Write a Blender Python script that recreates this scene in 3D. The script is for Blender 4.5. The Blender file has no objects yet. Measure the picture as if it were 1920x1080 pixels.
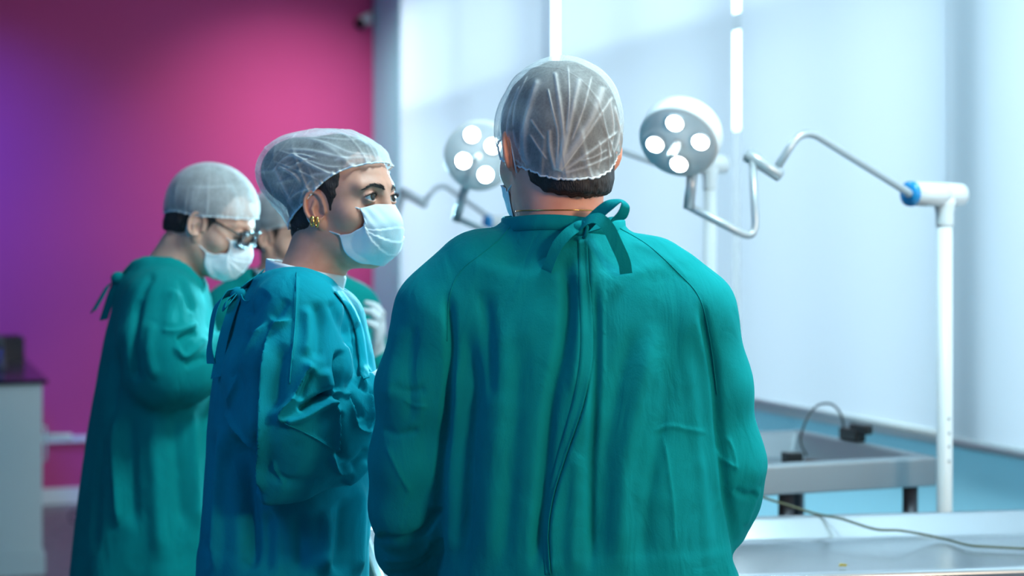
import bpy, bmesh, math, random
import numpy as np
import openvdb
from mathutils import Vector, Matrix
from mathutils.bvhtree import BVHTree

random.seed(4); RNG = np.random.default_rng(11)
SC = bpy.context.scene
COL = SC.collection
F = 3000.0; H = 1.45; HY = 480.0          # focal length in photo pixels, eye height, horizon row
PI = math.pi

def W(px, py, Y):
    return np.array([(px-960)/F*Y, Y, H-(py-HY)/F*Y])
def nz(v):
    v = np.asarray(v, float); return v/np.linalg.norm(v)

# ------------------------------------------------------------------ materials
def mat(name, base, rough=0.6, metal=0.0, **kw):
    m = bpy.data.materials.new(name); m.use_nodes = True
    b = m.node_tree.nodes['Principled BSDF']
    b.inputs['Base Color'].default_value = (*base, 1); b.inputs['Roughness'].default_value = rough
    b.inputs['Metallic'].default_value = metal
    for k, v in kw.items():
        b.inputs[k.replace('_', ' ')].default_value = v
    return m
def nd(m, t, **kw):
    n = m.node_tree.nodes.new(t)
    for k, v in kw.items(): setattr(n, k, v)
    return n
def lk(m, a, b): m.node_tree.links.new(a, b)
def bsdf(m): return m.node_tree.nodes['Principled BSDF']
def noise_bump(m, scale, strength, dist=0.002, stretch=(1,1,1), detail=4):
    tc = nd(m, 'ShaderNodeTexCoord'); mp = nd(m, 'ShaderNodeMapping'); mp.inputs['Scale'].default_value = stretch
    n = nd(m, 'ShaderNodeTexNoise'); n.inputs['Scale'].default_value = scale; n.inputs['Detail'].default_value = detail
    b = nd(m, 'ShaderNodeBump'); b.inputs['Strength'].default_value = strength; b.inputs['Distance'].default_value = dist
    lk(m, tc.outputs['Object'], mp.inputs[0]); lk(m, mp.outputs[0], n.inputs['Vector']); lk(m, n.outputs['Fac'], b.inputs['Height'])
    lk(m, b.outputs[0], bsdf(m).inputs['Normal'])
    return n, b
def noise_color(m, scale, c0, c1, stretch=(1,1,1), lo=0.35, hi=0.65):
    tc = nd(m, 'ShaderNodeTexCoord'); mp = nd(m, 'ShaderNodeMapping'); mp.inputs['Scale'].default_value = stretch
    n = nd(m, 'ShaderNodeTexNoise'); n.inputs['Scale'].default_value = scale; n.inputs['Detail'].default_value = 5
    r = nd(m, 'ShaderNodeValToRGB')
    r.color_ramp.elements[0].position = lo; r.color_ramp.elements[0].color = (*c0, 1)
    r.color_ramp.elements[1].position = hi; r.color_ramp.elements[1].color = (*c1, 1)
    lk(m, tc.outputs['Object'], mp.inputs[0]); lk(m, mp.outputs[0], n.inputs['Vector']); lk(m, n.outputs['Fac'], r.inputs[0])
    lk(m, r.outputs[0], bsdf(m).inputs['Base Color'])
    return r

def gown_mat(name, c0, c1):
    m = mat(name, c0, 0.85)
    noise_color(m, 9, c0, c1)
    n, b1 = noise_bump(m, 700, 0.4, 0.0008, (1,1,0.55), 3)
    n2, b2 = noise_bump(m, 16, 0.35, 0.010, (1.3,1.3,.6), 3)         # soft crumple of washed cotton
    n2.inputs['Distortion'].default_value = 1.2; n2.inputs['Roughness'].default_value = .45
    lk(m, b2.outputs[0], b1.inputs['Normal']); lk(m, b1.outputs[0], bsdf(m).inputs['Normal'])
    b = bsdf(m); b.inputs['Sheen Weight'].default_value = 0.06; b.inputs['Sheen Roughness'].default_value = 0.4
    b.inputs['Sheen Tint'].default_value = (0.02,0.7,0.75,1); b.inputs['Specular IOR Level'].default_value = 0.1
    return m
def skin_mat(name, c0, c1):
    m = mat(name, c0, 0.5)
    noise_color(m, 60, c0, c1, lo=.3, hi=.7); noise_bump(m, 900, 0.12, 0.0006)
    b = bsdf(m); b.inputs['Subsurface Weight'].default_value = 0.15; b.inputs['Subsurface Radius'].default_value = (0.012,0.004,0.002)
    b.inputs['Specular IOR Level'].default_value = 0.35
    return m
def cap_mat(name, alpha_lo, alpha_hi, scale=260):
    """sheer non-woven fabric: fibres make it more or less see-through; doubled pleats are whiter"""
    m = bpy.data.materials.new(name); m.use_nodes = True
    nt = m.node_tree; nt.nodes.clear()
    out = nd(m, 'ShaderNodeOutputMaterial'); mix = nd(m, 'ShaderNodeMixShader'); tr = nd(m, 'ShaderNodeBsdfTransparent')
    add = nd(m, 'ShaderNodeMixShader'); di = nd(m, 'ShaderNodeBsdfDiffuse'); tl = nd(m, 'ShaderNodeBsdfTranslucent')
    di.inputs[0].default_value = (.82,.84,.84,1); tl.inputs[0].default_value = (.82,.84,.84,1)
    add.inputs[0].default_value = 0.45
    tc = nd(m, 'ShaderNodeTexCoord'); n = nd(m, 'ShaderNodeTexNoise'); n.inputs['Scale'].default_value = scale; n.inputs['Detail'].default_value = 6
    n.inputs['Roughness'].default_value = .7
    n2 = nd(m, 'ShaderNodeTexNoise'); n2.inputs['Scale'].default_value = 28; n2.inputs['Detail'].default_value = 3
    at = nd(m, 'ShaderNodeAttribute'); at.attribute_name = 'fold'
    s = nd(m, 'ShaderNodeMath', operation='ADD'); lk(m, n.outputs['Fac'], s.inputs[0]); lk(m, n2.outputs['Fac'], s.inputs[1])
    mr = nd(m, 'ShaderNodeMapRange'); mr.inputs[1].default_value = .7; mr.inputs[2].default_value = 1.3
    mr.inputs[3].default_value = alpha_lo; mr.inputs[4].default_value = alpha_hi
    lk(m, s.outputs[0], mr.inputs[0])
    a2 = nd(m, 'ShaderNodeMath', operation='ADD', use_clamp=True); lk(m, mr.outputs[0], a2.inputs[0]); lk(m, at.outputs['Fac'], a2.inputs[1])
    lk(m, tc.outputs['Object'], n.inputs['Vector']); lk(m, tc.outputs['Object'], n2.inputs['Vector'])
    lk(m, di.outputs[0], add.inputs[1]); lk(m, tl.outputs[0], add.inputs[2])
    lk(m, a2.outputs[0], mix.inputs[0]); lk(m, tr.outputs[0], mix.inputs[1]); lk(m, add.outputs[0], mix.inputs[2])
    lk(m, mix.outputs[0], out.inputs[0])
    return m
def emis(name, col, st):
    m = bpy.data.materials.new(name); m.use_nodes = True; nt = m.node_tree; nt.nodes.clear()
    o = nd(m, 'ShaderNodeOutputMaterial'); e = nd(m, 'ShaderNodeEmission'); e.inputs[0].default_value = (*col,1); e.inputs[1].default_value = st
    lk(m, e.outputs[0], o.inputs[0]); return m
def frosted_mat():
    m = bpy.data.materials.new('frosted_blue_glass'); m.use_nodes = True; nt = m.node_tree; nt.nodes.clear()
    o = nd(m, 'ShaderNodeOutputMaterial'); mx = nd(m, 'ShaderNodeMixShader'); d = nd(m, 'ShaderNodeBsdfDiffuse'); t = nd(m, 'ShaderNodeBsdfTranslucent')
    d.inputs[0].default_value = (.45,.72,.82,1); t.inputs[0].default_value = (.60,.88,.95,1); mx.inputs[0].default_value = .66
    n = nd(m, 'ShaderNodeTexNoise'); n.inputs['Scale'].default_value = 180; b = nd(m, 'ShaderNodeBump'); b.inputs['Strength'].default_value = .1; b.inputs['Distance'].default_value = .001
    lk(m, n.outputs['Fac'], b.inputs['Height']); lk(m, b.outputs[0], d.inputs['Normal'])
    lk(m, d.outputs[0], mx.inputs[1]); lk(m, t.outputs[0], mx.inputs[2]); lk(m, mx.outputs[0], o.inputs[0]); return m
def blind_mat():
    m = bpy.data.materials.new('blind_fabric'); m.use_nodes = True; nt = m.node_tree; nt.nodes.clear()
    o = nd(m, 'ShaderNodeOutputMaterial'); mx = nd(m, 'ShaderNodeMixShader'); d = nd(m, 'ShaderNodeBsdfDiffuse'); t = nd(m, 'ShaderNodeBsdfTranslucent')
    d.inputs[0].default_value = (.76,.78,.80,1); t.inputs[0].default_value = (.78,.855,.92,1); mx.inputs[0].default_value = .5
    tc = nd(m, 'ShaderNodeTexCoord'); n = nd(m, 'ShaderNodeTexNoise'); n.inputs['Scale'].default_value = 300
    b = nd(m, 'ShaderNodeBump'); b.inputs['Strength'].default_value = .1; b.inputs['Distance'].default_value = .001
    lk(m, tc.outputs['Object'], n.inputs['Vector']); lk(m, n.outputs['Fac'], b.inputs['Height'])
    lk(m, b.outputs[0], d.inputs['Normal'])
    lk(m, d.outputs[0], mx.inputs[1]); lk(m, t.outputs[0], mx.inputs[2]); lk(m, mx.outputs[0], o.inputs[0]); return m

M = {}
M['gown_man'] = gown_mat('teal_cotton', (.0005,.245,.262), (.0005,.28,.292))
M['gown_woman'] = gown_mat('blue_teal_cotton', (.0005,.225,.29), (.0005,.26,.325))
M['gown_back'] = gown_mat('green_teal_cotton', (.0005,.20,.19), (.0005,.235,.22))
M['skin_man'] = skin_mat('ruddy_skin', (.90,.38,.26), (.94,.44,.31))
M['skin_woman'] = skin_mat('tan_skin', (.68,.31,.21), (.74,.35,.245))
M['skin_fair'] = skin_mat('fair_skin', (.66,.36,.26), (.72,.41,.31))
M['hair'] = mat('dark_hair', (.018,.012,.010), .42); noise_bump(M['hair'], 120, .8, .003, (6,6,.6), 4)
M['hair_brown'] = mat('brown_hair', (.035,.02,.014), .45); noise_bump(M['hair_brown'], 120, .8, .003, (6,6,.6), 4)
M['cap'] = cap_mat('sheer_cap_cloth', .30, .62)
M['cap_dense'] = cap_mat('dense_cap_cloth', .5, .8, 180)
M['mask'] = mat('mask_paper', (.80,.86,.88), .85); noise_bump(M['mask'], 500, .2, .0008)
M['loop'] = mat('elastic_white', (.8,.84,.86), .8)
M['shirt'] = mat('white_cotton', (.8,.83,.84), .85); noise_bump(M['shirt'], 600, .3, .0008)
M['glove'] = mat('latex_glove', (.55,.62,.64), .5); noise_bump(M['glove'], 80, .3, .002)
M['gold'] = mat('gold', (.9,.55,.16), .22, 1.0)
M['eye_white'] = mat('eye_white', (.72,.74,.74), .12)
M['iris'] = mat('iris_brown', (.06,.035,.022), .1)
M['pupil'] = mat('pupil', (.004,.004,.004), .06)
M['glasses'] = mat('dark_acetate', (.012,.008,.008), .25)
M['lens'] = mat('clear_lens', (.9,.95,.97), .02, 0.0, Transmission_Weight=1.0, IOR=1.15)
M['steel'] = mat('brushed_steel', (.62,.66,.68), .22, 1.0); noise_bump(M['steel'], 40, .06, .002, (1,30,1))
M['steel_dull'] = mat('dull_steel', (.36,.41,.44), .55, 1.0); noise_bump(M['steel_dull'], 60, .05, .002)
M['leg_dark'] = mat('dark_steel', (.10,.105,.12), .45, .6); noise_bump(M['leg_dark'], 60, .05, .002)
M['lamp_white'] = mat('lamp_enamel', (.78,.80,.80), .35); noise_bump(M['lamp_white'], 50, .03, .001)
M['lamp_face'] = mat('lamp_face_grey', (.66,.72,.75), .35); noise_bump(M['lamp_face'], 50, .03, .001)
M['lamp_tube'] = mat('lamp_tube_grey', (.45,.49,.52), .3, .3); noise_bump(M['lamp_tube'], 50, .03, .001)
M['lamp_blue'] = mat('lamp_blue_plastic', (.02,.28,.62), .18); noise_bump(M['lamp_blue'], 50, .03, .001)
M['led'] = emis('led_light', (.85,.97,1.0), 22)
M['black'] = mat('black_plastic', (.010,.012,.014), .35); noise_bump(M['black'], 80, .05, .001)
M['brown'] = mat('brown_rubber', (.06,.03,.025), .5); noise_bump(M['brown'], 80, .05, .001)
M['granite'] = mat('black_granite', (.010,.010,.014), .18)
noise_color(M['granite'], 300, (.006,.006,.009), (.03,.03,.04), lo=.5, hi=.8)
M['cabinet'] = mat('pale_laminate', (.60,.70,.70), .5); noise_bump(M['cabinet'], 40, .03, .001)
M['white_paint'] = mat('white_paint', (.72,.78,.80), .5); noise_bump(M['white_paint'], 60, .06, .001)
M['wall_white'] = mat('wall_white_paint', (.66,.76,.80), .7); noise_bump(M['wall_white'], 90, .08, .001)
M['wall_blue'] = mat('light_blue_wall_paint', (.60,.90,.98), .6); noise_bump(M['wall_blue'], 90, .08, .001)
M['wall_dark'] = mat('low_bounce_deep_blue', (.06,.10,.20), .7); noise_bump(M['wall_dark'], 90, .08, .001)  # dark tone chosen for the unseen walls to cut their bounce light
M['wall_teal'] = mat('pale_teal_paint', (.38,.90,.92), .7); noise_bump(M['wall_teal'], 90, .08, .001)
M['wall_pink'] = mat('magenta_wall_paint', (.54,.055,.215), .75); noise_bump(M['wall_pink'], 90, .08, .001)
M['ceiling'] = mat('ceiling_paint', (.7,.75,.78), .8); noise_bump(M['ceiling'], 60, .06, .001)
M['floor'] = mat('grey_vinyl_floor', (.19,.17,.20), .45)
noise_color(M['floor'], 14, (.16,.145,.17), (.23,.205,.235)); 
M['cord'] = mat('olive_cord', (.10,.11,.06), .5); noise_bump(M['cord'], 200, .1, .0005)
M['scrap'] = mat('yellow_scrap', (.35,.28,.05), .7); noise_bump(M['scrap'], 200, .3, .0005)
M['blind'] = blind_mat(); M['frosted'] = frosted_mat()
M['ext'] = mat('pale_render', (.20,.23,.24), .9); noise_bump(M['ext'], 10, .1, .01)
M['ext_ground'] = mat('daylight_ground', (.34,.37,.38), .9); noise_bump(M['ext_ground'], 10, .1, .01)
M['frame'] = mat('window_frame_white', (.7,.76,.78), .4); noise_bump(M['frame'], 60, .05, .001)
def glass_mat():
    m = bpy.data.materials.new('window_glass'); m.use_nodes = True; nt = m.node_tree; nt.nodes.clear()
    o = nd(m, 'ShaderNodeOutputMaterial'); mx = nd(m, 'ShaderNodeMixShader'); t = nd(m, 'ShaderNodeBsdfTransparent'); g = nd(m, 'ShaderNodeBsdfGlossy')
    t.inputs[0].default_value = (.93,.97,.98,1); g.inputs['Roughness'].default_value = .02; mx.inputs[0].default_value = .06
    lk(m, t.outputs[0], mx.inputs[1]); lk(m, g.outputs[0], mx.inputs[2]); lk(m, mx.outputs[0], o.inputs[0]); return m
M['glass'] = glass_mat()

# ------------------------------------------------------------------ object helpers
WORLD = {}
def link(o, parent=None):
    COL.objects.link(o)
    if parent is not None:
        o.parent = parent
        o.matrix_parent_inverse = Matrix.Translation(-Vector(WORLD.get(parent.name, (0,0,0))))
    return o
def mk(name, v, f, m, parent=None, smooth=True, solid=0, bevel=0, mats=None, midx=None, attr=None):
    me = bpy.data.meshes.new(name)
    v = np.asarray(v, np.float32)
    me.from_pydata(v.tolist() if not isinstance(f, np.ndarray) else v.tolist(), [], f.tolist() if isinstance(f, np.ndarray) else f)
    me.update()
    if mats:
        for mm in mats: me.materials.append(mm)
        me.polygons.foreach_set('material_index', np.asarray(midx, np.int32))
    else: me.materials.append(m)
    me.polygons.foreach_set('use_smooth', np.full(len(me.polygons), bool(smooth)))
    if attr is not None:
        a = me.attributes.new('fold', 'FLOAT', 'POINT'); a.data.foreach_set('value', np.asarray(attr, np.float32))
    o = bpy.data.objects.new(name, me)
    link(o, parent)
    if solid:
        md = o.modifiers.new('thickness', 'SOLIDIFY'); md.thickness = solid; md.offset = 0
    if bevel:
        md = o.modifiers.new('edge', 'BEVEL'); md.width = bevel; md.segments = 2; md.limit_method = 'ANGLE'
    return o
def thing(name, loc, label, cat, group=None):
    o = bpy.data.objects.new(name, None); COL.objects.link(o); o.location = loc
    o.empty_display_size = .05
    WORLD[o.name] = tuple(loc)
    o['label'] = label; o['category'] = cat
    if group: o['group'] = group
    return o
def tag(o, label, cat, group=None):
    o['label'] = label; o['category'] = cat
    if group: o['group'] = group
    return o
def structure(o):
    o['kind'] = 'structure'; return o

class MB:
    def __init__(s): s.v = []; s.f = []
    def add(s, v, f):
        n = len(s.v); s.v += [tuple(map(float, p)) for p in v]; s.f += [tuple(i+n for i in q) for q in f]; return s
    def box(s, o, ax, ay, az, a0, a1, b0, b1, c0, c1):
        """box in the frame o + a*ax + b*ay + c*az"""
        o, ax, ay, az = map(np.asarray, (o, ax, ay, az))
        v = [o+ax*a+ay*b+az*c for c in (c0, c1) for b in (b0, b1) for a in (a0, a1)]
        return s.add(v, [(0,2,3,1),(4,5,7,6),(0,1,5,4),(2,6,7,3),(0,4,6,2),(1,3,7,5)])
    def tube(s, pts, r, n=14, cap=True):
        pts = np.asarray(pts, float); k = len(pts)
        r = np.full(k, r) if np.isscalar(r) else np.asarray(r, float)
        t = np.gradient(pts, axis=0); t /= np.linalg.norm(t, axis=1)[:, None]+1e-12
        up = np.array([0,0,1.]) if abs(t[0][2]) < .9 else np.array([1.,0,0])
        u = nz(np.cross(up, t[0])); V = []
        for i in range(k):
            u = u - t[i]*np.dot(u, t[i]); u = u/np.linalg.norm(u); w = np.cross(t[i], u)
            for j in range(n):
                a = 2*PI*j/n; V.append(pts[i]+r[i]*(math.cos(a)*u+math.sin(a)*w))
        Fc = [(i*n+j, i*n+(j+1)%n, (i+1)*n+(j+1)%n, (i+1)*n+j) for i in range(k-1) for j in range(n)]
        if cap: Fc += [tuple(range(n-1,-1,-1)), tuple(range((k-1)*n, k*n))]
        return s.add(V, Fc)
    def lathe(s, o, ax, prof, n=40):
        """prof = [(radius, height along ax)]"""
        o = np.asarray(o, float); ax = nz(ax); u = nz(np.cross(ax, (0,0,1) if abs(ax[2]) < .9 else (1,0,0))); w = np.cross(ax, u)
        V = [o+ax*h+r*(math.cos(2*PI*j/n)*u+math.sin(2*PI*j/n)*w) for r, h in prof for j in range(n)]
        k = len(prof)
        Fc = [(i*n+j, i*n+(j+1)%n, (i+1)*n+(j+1)%n, (i+1)*n+j) for i in range(k-1) for j in range(n)]
        Fc += [tuple(range(n-1,-1,-1)), tuple(range((k-1)*n, k*n))]
        return s.add(V, Fc)
    def ellipsoid(s, o, r, n=20, R=None):
        V = []; Fc = []
        for i in range(n+1):
            a = PI*i/n
            for j in range(2*n):
                b = PI*j/n; p = np.array([r[0]*math.sin(a)*math.cos(b), r[1]*math.sin(a)*math.sin(b), r[2]*math.cos(a)])
                if R is not None: p = R@p
                V.append(np.asarray(o)+p)
        for i in range(n):
            for j in range(2*n): Fc.append((i*2*n+j, (i+1)*2*n+j, (i+1)*2*n+(j+1)%(2*n), i*2*n+(j+1)%(2*n)))
        return s.add(V, Fc)
    def build(s, name, m, parent=None, **kw): return mk(name, s.v, s.f, m, parent, **kw)
def fixn(o):
    bm = bmesh.new(); bm.from_mesh(o.data); bmesh.ops.remove_doubles(bm, verts=bm.verts, dist=1e-6)
    bmesh.ops.recalc_face_normals(bm, faces=bm.faces); bm.to_mesh(o.data); bm.free(); return o
def crom(pts, n=8):
    """Catmull-Rom resample through points (any dimension)"""
    P = np.asarray(pts, float)
    if len(P) < 3:
        return np.array([P[0]+(P[-1]-P[0])*t for t in np.linspace(0, 1, n+1)])
    Q = np.vstack([2*P[0]-P[1], P, 2*P[-1]-P[-2]]); out = []
    for i in range(1, len(Q)-2):
        a, b, c, d = Q[i-1:i+3]
        for t in np.linspace(0, 1, n, endpoint=False):
            out.append(.5*((2*b)+(-a+c)*t+(2*a-5*b+4*c-d)*t*t+(-a+3*b-3*c+d)*t**3))
    out.append(Q[-2]); return np.array(out)
def bend(pts, rad, n=6):
    """polyline with rounded corners"""
    P = [np.asarray(p, float) for p in pts]; out = [P[0]]
    for i in range(1, len(P)-1):
        a = nz(P[i-1]-P[i]); b = nz(P[i+1]-P[i]); r = min(rad, .45*np.linalg.norm(P[i-1]-P[i]), .45*np.linalg.norm(P[i+1]-P[i]))
        p0 = P[i]+a*r; p1 = P[i]+b*r
        for t in np.linspace(0, 1, n): out.append((1-t)**2*p0+2*t*(1-t)*P[i]+t*t*p1)
    out.append(P[-1]); return np.array(out)
def ribbon(pts, side, w, th=.0015):
    """flat strip along pts; side = width direction per point"""
    P = np.asarray(pts, float); S = np.asarray(side, float)
    if S.ndim == 1: S = np.tile(S, (len(P), 1))
    S = S/np.linalg.norm(S, axis=1)[:, None]
    w = np.full(len(P), w) if np.isscalar(w) else np.asarray(w)
    T = np.gradient(P, axis=0); N = np.cross(T, S); N /= np.linalg.norm(N, axis=1)[:, None]+1e-9
    V = []; k = len(P)
    for i in range(k):
        for a, b in ((-.5,-.5),(.5,-.5),(.5,.5),(-.5,.5)): V.append(P[i]+S[i]*w[i]*a+N[i]*th*b)
    Fc = [(i*4+j, i*4+(j+1)%4, (i+1)*4+(j+1)%4, (i+1)*4+j) for i in range(k-1) for j in range(4)]
    Fc += [(3,2,1,0), tuple(range((k-1)*4, k*4))]
    return V, Fc

# ------------------------------------------------------------------ distance-field modelling
def smin(a, b, k):
    h = np.clip(.5+.5*(b-a)/k, 0, 1); return b+(a-b)*h-k*h*(1-h)
def smax(a, b, k): return -smin(-a, -b, k)
def ell(P, c, r):
    q = (P-np.asarray(c, np.float32)); r = np.asarray(r, np.float32)
    k0 = np.linalg.norm(q/r, axis=1); k1 = np.linalg.norm(q/(r*r), axis=1)+1e-9
    return k0*(k0-1)/k1
def sph(P, c, r): return np.linalg.norm(P-np.asarray(c, np.float32), axis=1)-r
def cone(P, a, b, ra, rb):
    a = np.asarray(a, np.float32); b = np.asarray(b, np.float32); ab = b-a
    t = np.clip(((P-a)@ab)/(ab@ab+1e-12), 0, 1)
    return np.linalg.norm(P-a-t[:, None]*ab, axis=1)-(ra+(rb-ra)*t)
def chain(P, pts, k=.03):
    """pts = [(x,y,z,r)...] rounded limb"""
    d = None
    for a, b in zip(pts[:-1], pts[1:]):
        e = cone(P, a[:3], b[:3], a[3], b[3]); d = e if d is None else smin(d, e, k)
    return d
def loft(P, rows, n=2.3):
    """rows = [z, cx, cy, rx, ry] top to bottom or bottom to top"""
    R = np.array(sorted(rows, key=lambda r: r[0])); R = crom(R, 10)
    z = P[:, 2]; g = [np.interp(z, R[:, 0], R[:, i]) for i in (1, 2, 3, 4)]
    x = (P[:, 0]-g[0]); y = (P[:, 1]-g[1])
    kk = ((np.abs(x)/g[2])**n+(np.abs(y)/g[3])**n)**(1/n)+1e-6
    L = np.sqrt(x*x+y*y)
    d = np.where(kk > .15, L*(1-1/kk), -np.minimum(g[2], g[3])*.9)
    return smax(smax(d, z-R[-1, 0], .012), R[0, 0]-z, .01)
def axis_coords(lo, hi, f0, f1, hf, hc):
    """grid line positions: step hf between f0 and f1, hc elsewhere"""
    a = np.arange(f0, f1+hf/2, hf)
    left = np.arange(f0-hc, lo-hc, -hc)[::-1] if lo < f0 else np.array([])
    right = np.arange(a[-1]+hc, hi+hc, hc) if hi > a[-1] else np.array([])
    return np.concatenate([left, a, right]).astype(np.float32)
def mesh_sdf(fn, X, Y, Z, B=4, slack=1.2):
    """surface of fn = 0 on the (possibly graded) grid X x Y x Z, evaluated only near the surface"""
    n = [len(X), len(Y), len(Z)]; nb = [-(-k//B) for k in n]
    def cen(A, m):
        return np.array([.5*(A[i*B]+A[min(i*B+B, len(A)-1)]) for i in range(m)], np.float32), np.array([.5*(A[min(i*B+B, len(A)-1)]-A[i*B])+1e-4 for i in range(m)], np.float32)
    cx, hx = cen(X, nb[0]); cy, hy = cen(Y, nb[1]); cz, hz = cen(Z, nb[2])
    G = np.stack(np.meshgrid(cx, cy, cz, indexing='ij'), -1).reshape(-1, 3)
    Hh = np.sqrt((hx**2)[:, None, None]+(hy**2)[None, :, None]+(hz**2)[None, None, :]).reshape(-1)
    d = np.concatenate([fn(g) for g in np.array_split(G, max(1, len(G)//400000))]).reshape(-1)
    near = (np.abs(d) < Hh*slack+.004).reshape(nb)
    sgn = np.where(d > 0, .05, -.05).astype(np.float32).reshape(nb)
    big = np.repeat(np.repeat(np.repeat(sgn, B, 0), B, 1), B, 2)[:n[0], :n[1], :n[2]].copy()
    nm = np.repeat(np.repeat(np.repeat(near, B, 0), B, 1), B, 2)[:n[0], :n[1], :n[2]]
    ii = np.argwhere(nm)
    vals = np.empty(len(ii), np.float32)
    for s in range(0, len(ii), 500000):
        j = ii[s:s+500000]; vals[s:s+500000] = fn(np.stack([X[j[:, 0]], Y[j[:, 1]], Z[j[:, 2]]], -1))
    big[nm] = vals
    g = openvdb.FloatGrid(0.05); g.copyFromArray(big)
    g.transform = openvdb.createLinearTransform(voxelSize=1.0)
    pts, quads = g.convertToQuads(0.0)
    pts = np.asarray(pts, np.float64); quads = np.asarray(quads)
    out = np.stack([np.interp(pts[:, a], np.arange(n[a]), A) for a, A in enumerate((X, Y, Z))], -1)
    p = out[quads]; vol = np.einsum('ij,ij->', np.cross(p[:, 1]-p[:, 0], p[:, 2]-p[:, 0]), p.mean(1))
    if vol < 0: quads = quads[:, ::-1]
    return out.astype(np.float32), np.ascontiguousarray(quads.astype(np.int64))
def largest(v, f):
    """keep the largest connected piece"""
    par = np.arange(len(v))
    e = np.concatenate([f[:, [0, 1]], f[:, [1, 2]], f[:, [2, 3]]])
    for _ in range(400):
        m = np.minimum(par[e[:, 0]], par[e[:, 1]]); old = par.copy()
        np.minimum.at(par, e[:, 0], m); np.minimum.at(par, e[:, 1], m); par = par[par]
        if (par == old).all(): break
    lab, cnt = np.unique(par, return_counts=True); keep = par == lab[np.argmax(cnt)]
    idx = np.cumsum(keep)-1; ff = f[keep[f[:, 0]]]
    return v[keep], idx[ff]
def grid_for(lo, hi, h): return [np.arange(lo[i], hi[i]+h, h).astype(np.float32) for i in range(3)]
def vnormals(v, f):
    n = np.zeros(v.shape, np.float64); p = v[f].astype(np.float64); fn = np.cross(p[:, 2]-p[:, 0], p[:, 3]-p[:, 1])
    for k in range(4): np.add.at(n, f[:, k], fn)
    return n/(np.linalg.norm(n, axis=1)[:, None]+1e-12)
def smooth_mesh(v, f, it=2, lam=.5):
    e = np.concatenate([f[:, [0,1]], f[:, [1,2]], f[:, [2,3]], f[:, [3,0]]]); v = v.astype(np.float64)
    for _ in range(it):
        a = np.zeros_like(v); c = np.zeros(len(v))
        np.add.at(a, e[:, 0], v[e[:, 1]]); np.add.at(c, e[:, 0], 1)
        np.add.at(a, e[:, 1], v[e[:, 0]]); np.add.at(c, e[:, 1], 1)
        v = v+lam*(a/np.maximum(c, 1)[:, None]-v)
    return v
def subdiv(v, f):
    """one level of Catmull-Clark-like refinement on a quad mesh (numpy)"""
    nv = len(v); v = v.astype(np.float64)
    E = np.sort(np.concatenate([f[:, [0,1]], f[:, [1,2]], f[:, [2,3]], f[:, [3,0]]]), axis=1)
    ue, inv = np.unique(E, axis=0, return_inverse=True); inv = inv.reshape(-1); nf = len(f)
    fc = v[f].mean(1)
    ef = np.zeros((len(ue), 3)); ec = np.zeros(len(ue))
    for k in range(4): np.add.at(ef, inv[k*nf:(k+1)*nf], fc); np.add.at(ec, inv[k*nf:(k+1)*nf], 1)
    em = .5*(v[ue[:, 0]]+v[ue[:, 1]])
    ep = np.where((ec == 2)[:, None], .5*em+.25*ef, em)
    Fv = np.zeros_like(v); nF = np.zeros(nv); Ev = np.zeros_like(v); nE = np.zeros(nv)
    for k in range(4): np.add.at(Fv, f[:, k], fc); np.add.at(nF, f[:, k], 1)
    for k in (0, 1): np.add.at(Ev, ue[:, k], em); np.add.at(nE, ue[:, k], 1)
    n = np.maximum(nF, 1)[:, None]
    vp = np.where((nF == nE)[:, None], (Fv/n+2*Ev/np.maximum(nE, 1)[:, None]+(n-3)*v)/n, v)
    a = [nv+inv[k*nf:(k+1)*nf] for k in range(4)]; c = nv+len(ue)+np.arange(nf)
    q = np.concatenate([np.stack([f[:, 0], a[0], c, a[3]], 1), np.stack([f[:, 1], a[1], c, a[0]], 1),
                        np.stack([f[:, 2], a[2], c, a[1]], 1), np.stack([f[:, 3], a[3], c, a[2]], 1)])
    return np.concatenate([vp, ep, fc]), q
def polydist(Q, line):
    """distance and signed side of 2-D points Q to a polyline, plus parameter 0..1 along it"""
    L = np.asarray(line, float); best = np.full(len(Q), 1e9); side = np.zeros(len(Q)); tt = np.zeros(len(Q)); ov = np.zeros(len(Q))
    seg = np.linalg.norm(np.diff(L, axis=0), axis=1); cum = np.concatenate([[0], np.cumsum(seg)]); tot = cum[-1]
    for i in range(len(L)-1):
        a, b = L[i], L[i+1]; ab = b-a; t = ((Q-a)@ab)/(ab@ab); tc = np.clip(t, 0, 1); r = Q-a-tc[:, None]*ab
        d = np.hypot(r[:, 0], r[:, 1]); m = d < best
        best[m] = d[m]; side[m] = np.sign(ab[0]*r[m, 1]-ab[1]*r[m, 0]); tt[m] = (cum[i]+tc[m]*seg[i])/tot
    return best, side, tt
def creases(Q, lines):
    """height field from drawn fold lines; Q in the same units as the lines. (kind, pts, width, height)"""
    h = np.zeros(len(Q))
    for ln in lines:
        kind, pts, w, a = ln[:4]; fade = ln[4] if len(ln) > 4 else .18
        pts = crom(pts, 5); lo = pts.min(0)-3.2*w; hi = pts.max(0)+3.2*w
        m = np.where(((Q >= lo) & (Q <= hi)).all(1))[0]
        if not len(m): continue
        d, s, t = polydist(Q[m], pts)
        e = np.minimum(t, 1-t)/max(fade, 1e-3); e = np.clip(e, 0, 1); e = e*e*(3-2*e) if fade > 0 else 1
        if kind == 'r': g = np.exp(-(d/w)**2)
        elif kind == 'v': g = -np.exp(-(d/w)**2)
        elif kind == 'c': g = np.exp(-(d/w)**1.1*1.4)              # crisp ridge
        elif kind == 's':                                          # step: raised on the left of the line's direction
            sd = d*s; bl = .5+.5*np.tanh(sd/3.2); g = bl*np.exp(-(np.maximum(sd, 0)/(3*w))**2)-(1-bl)*.35*np.exp(-(np.minimum(sd, 0)/w)**2)
        h[m] += a*g*e
    return h

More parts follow.
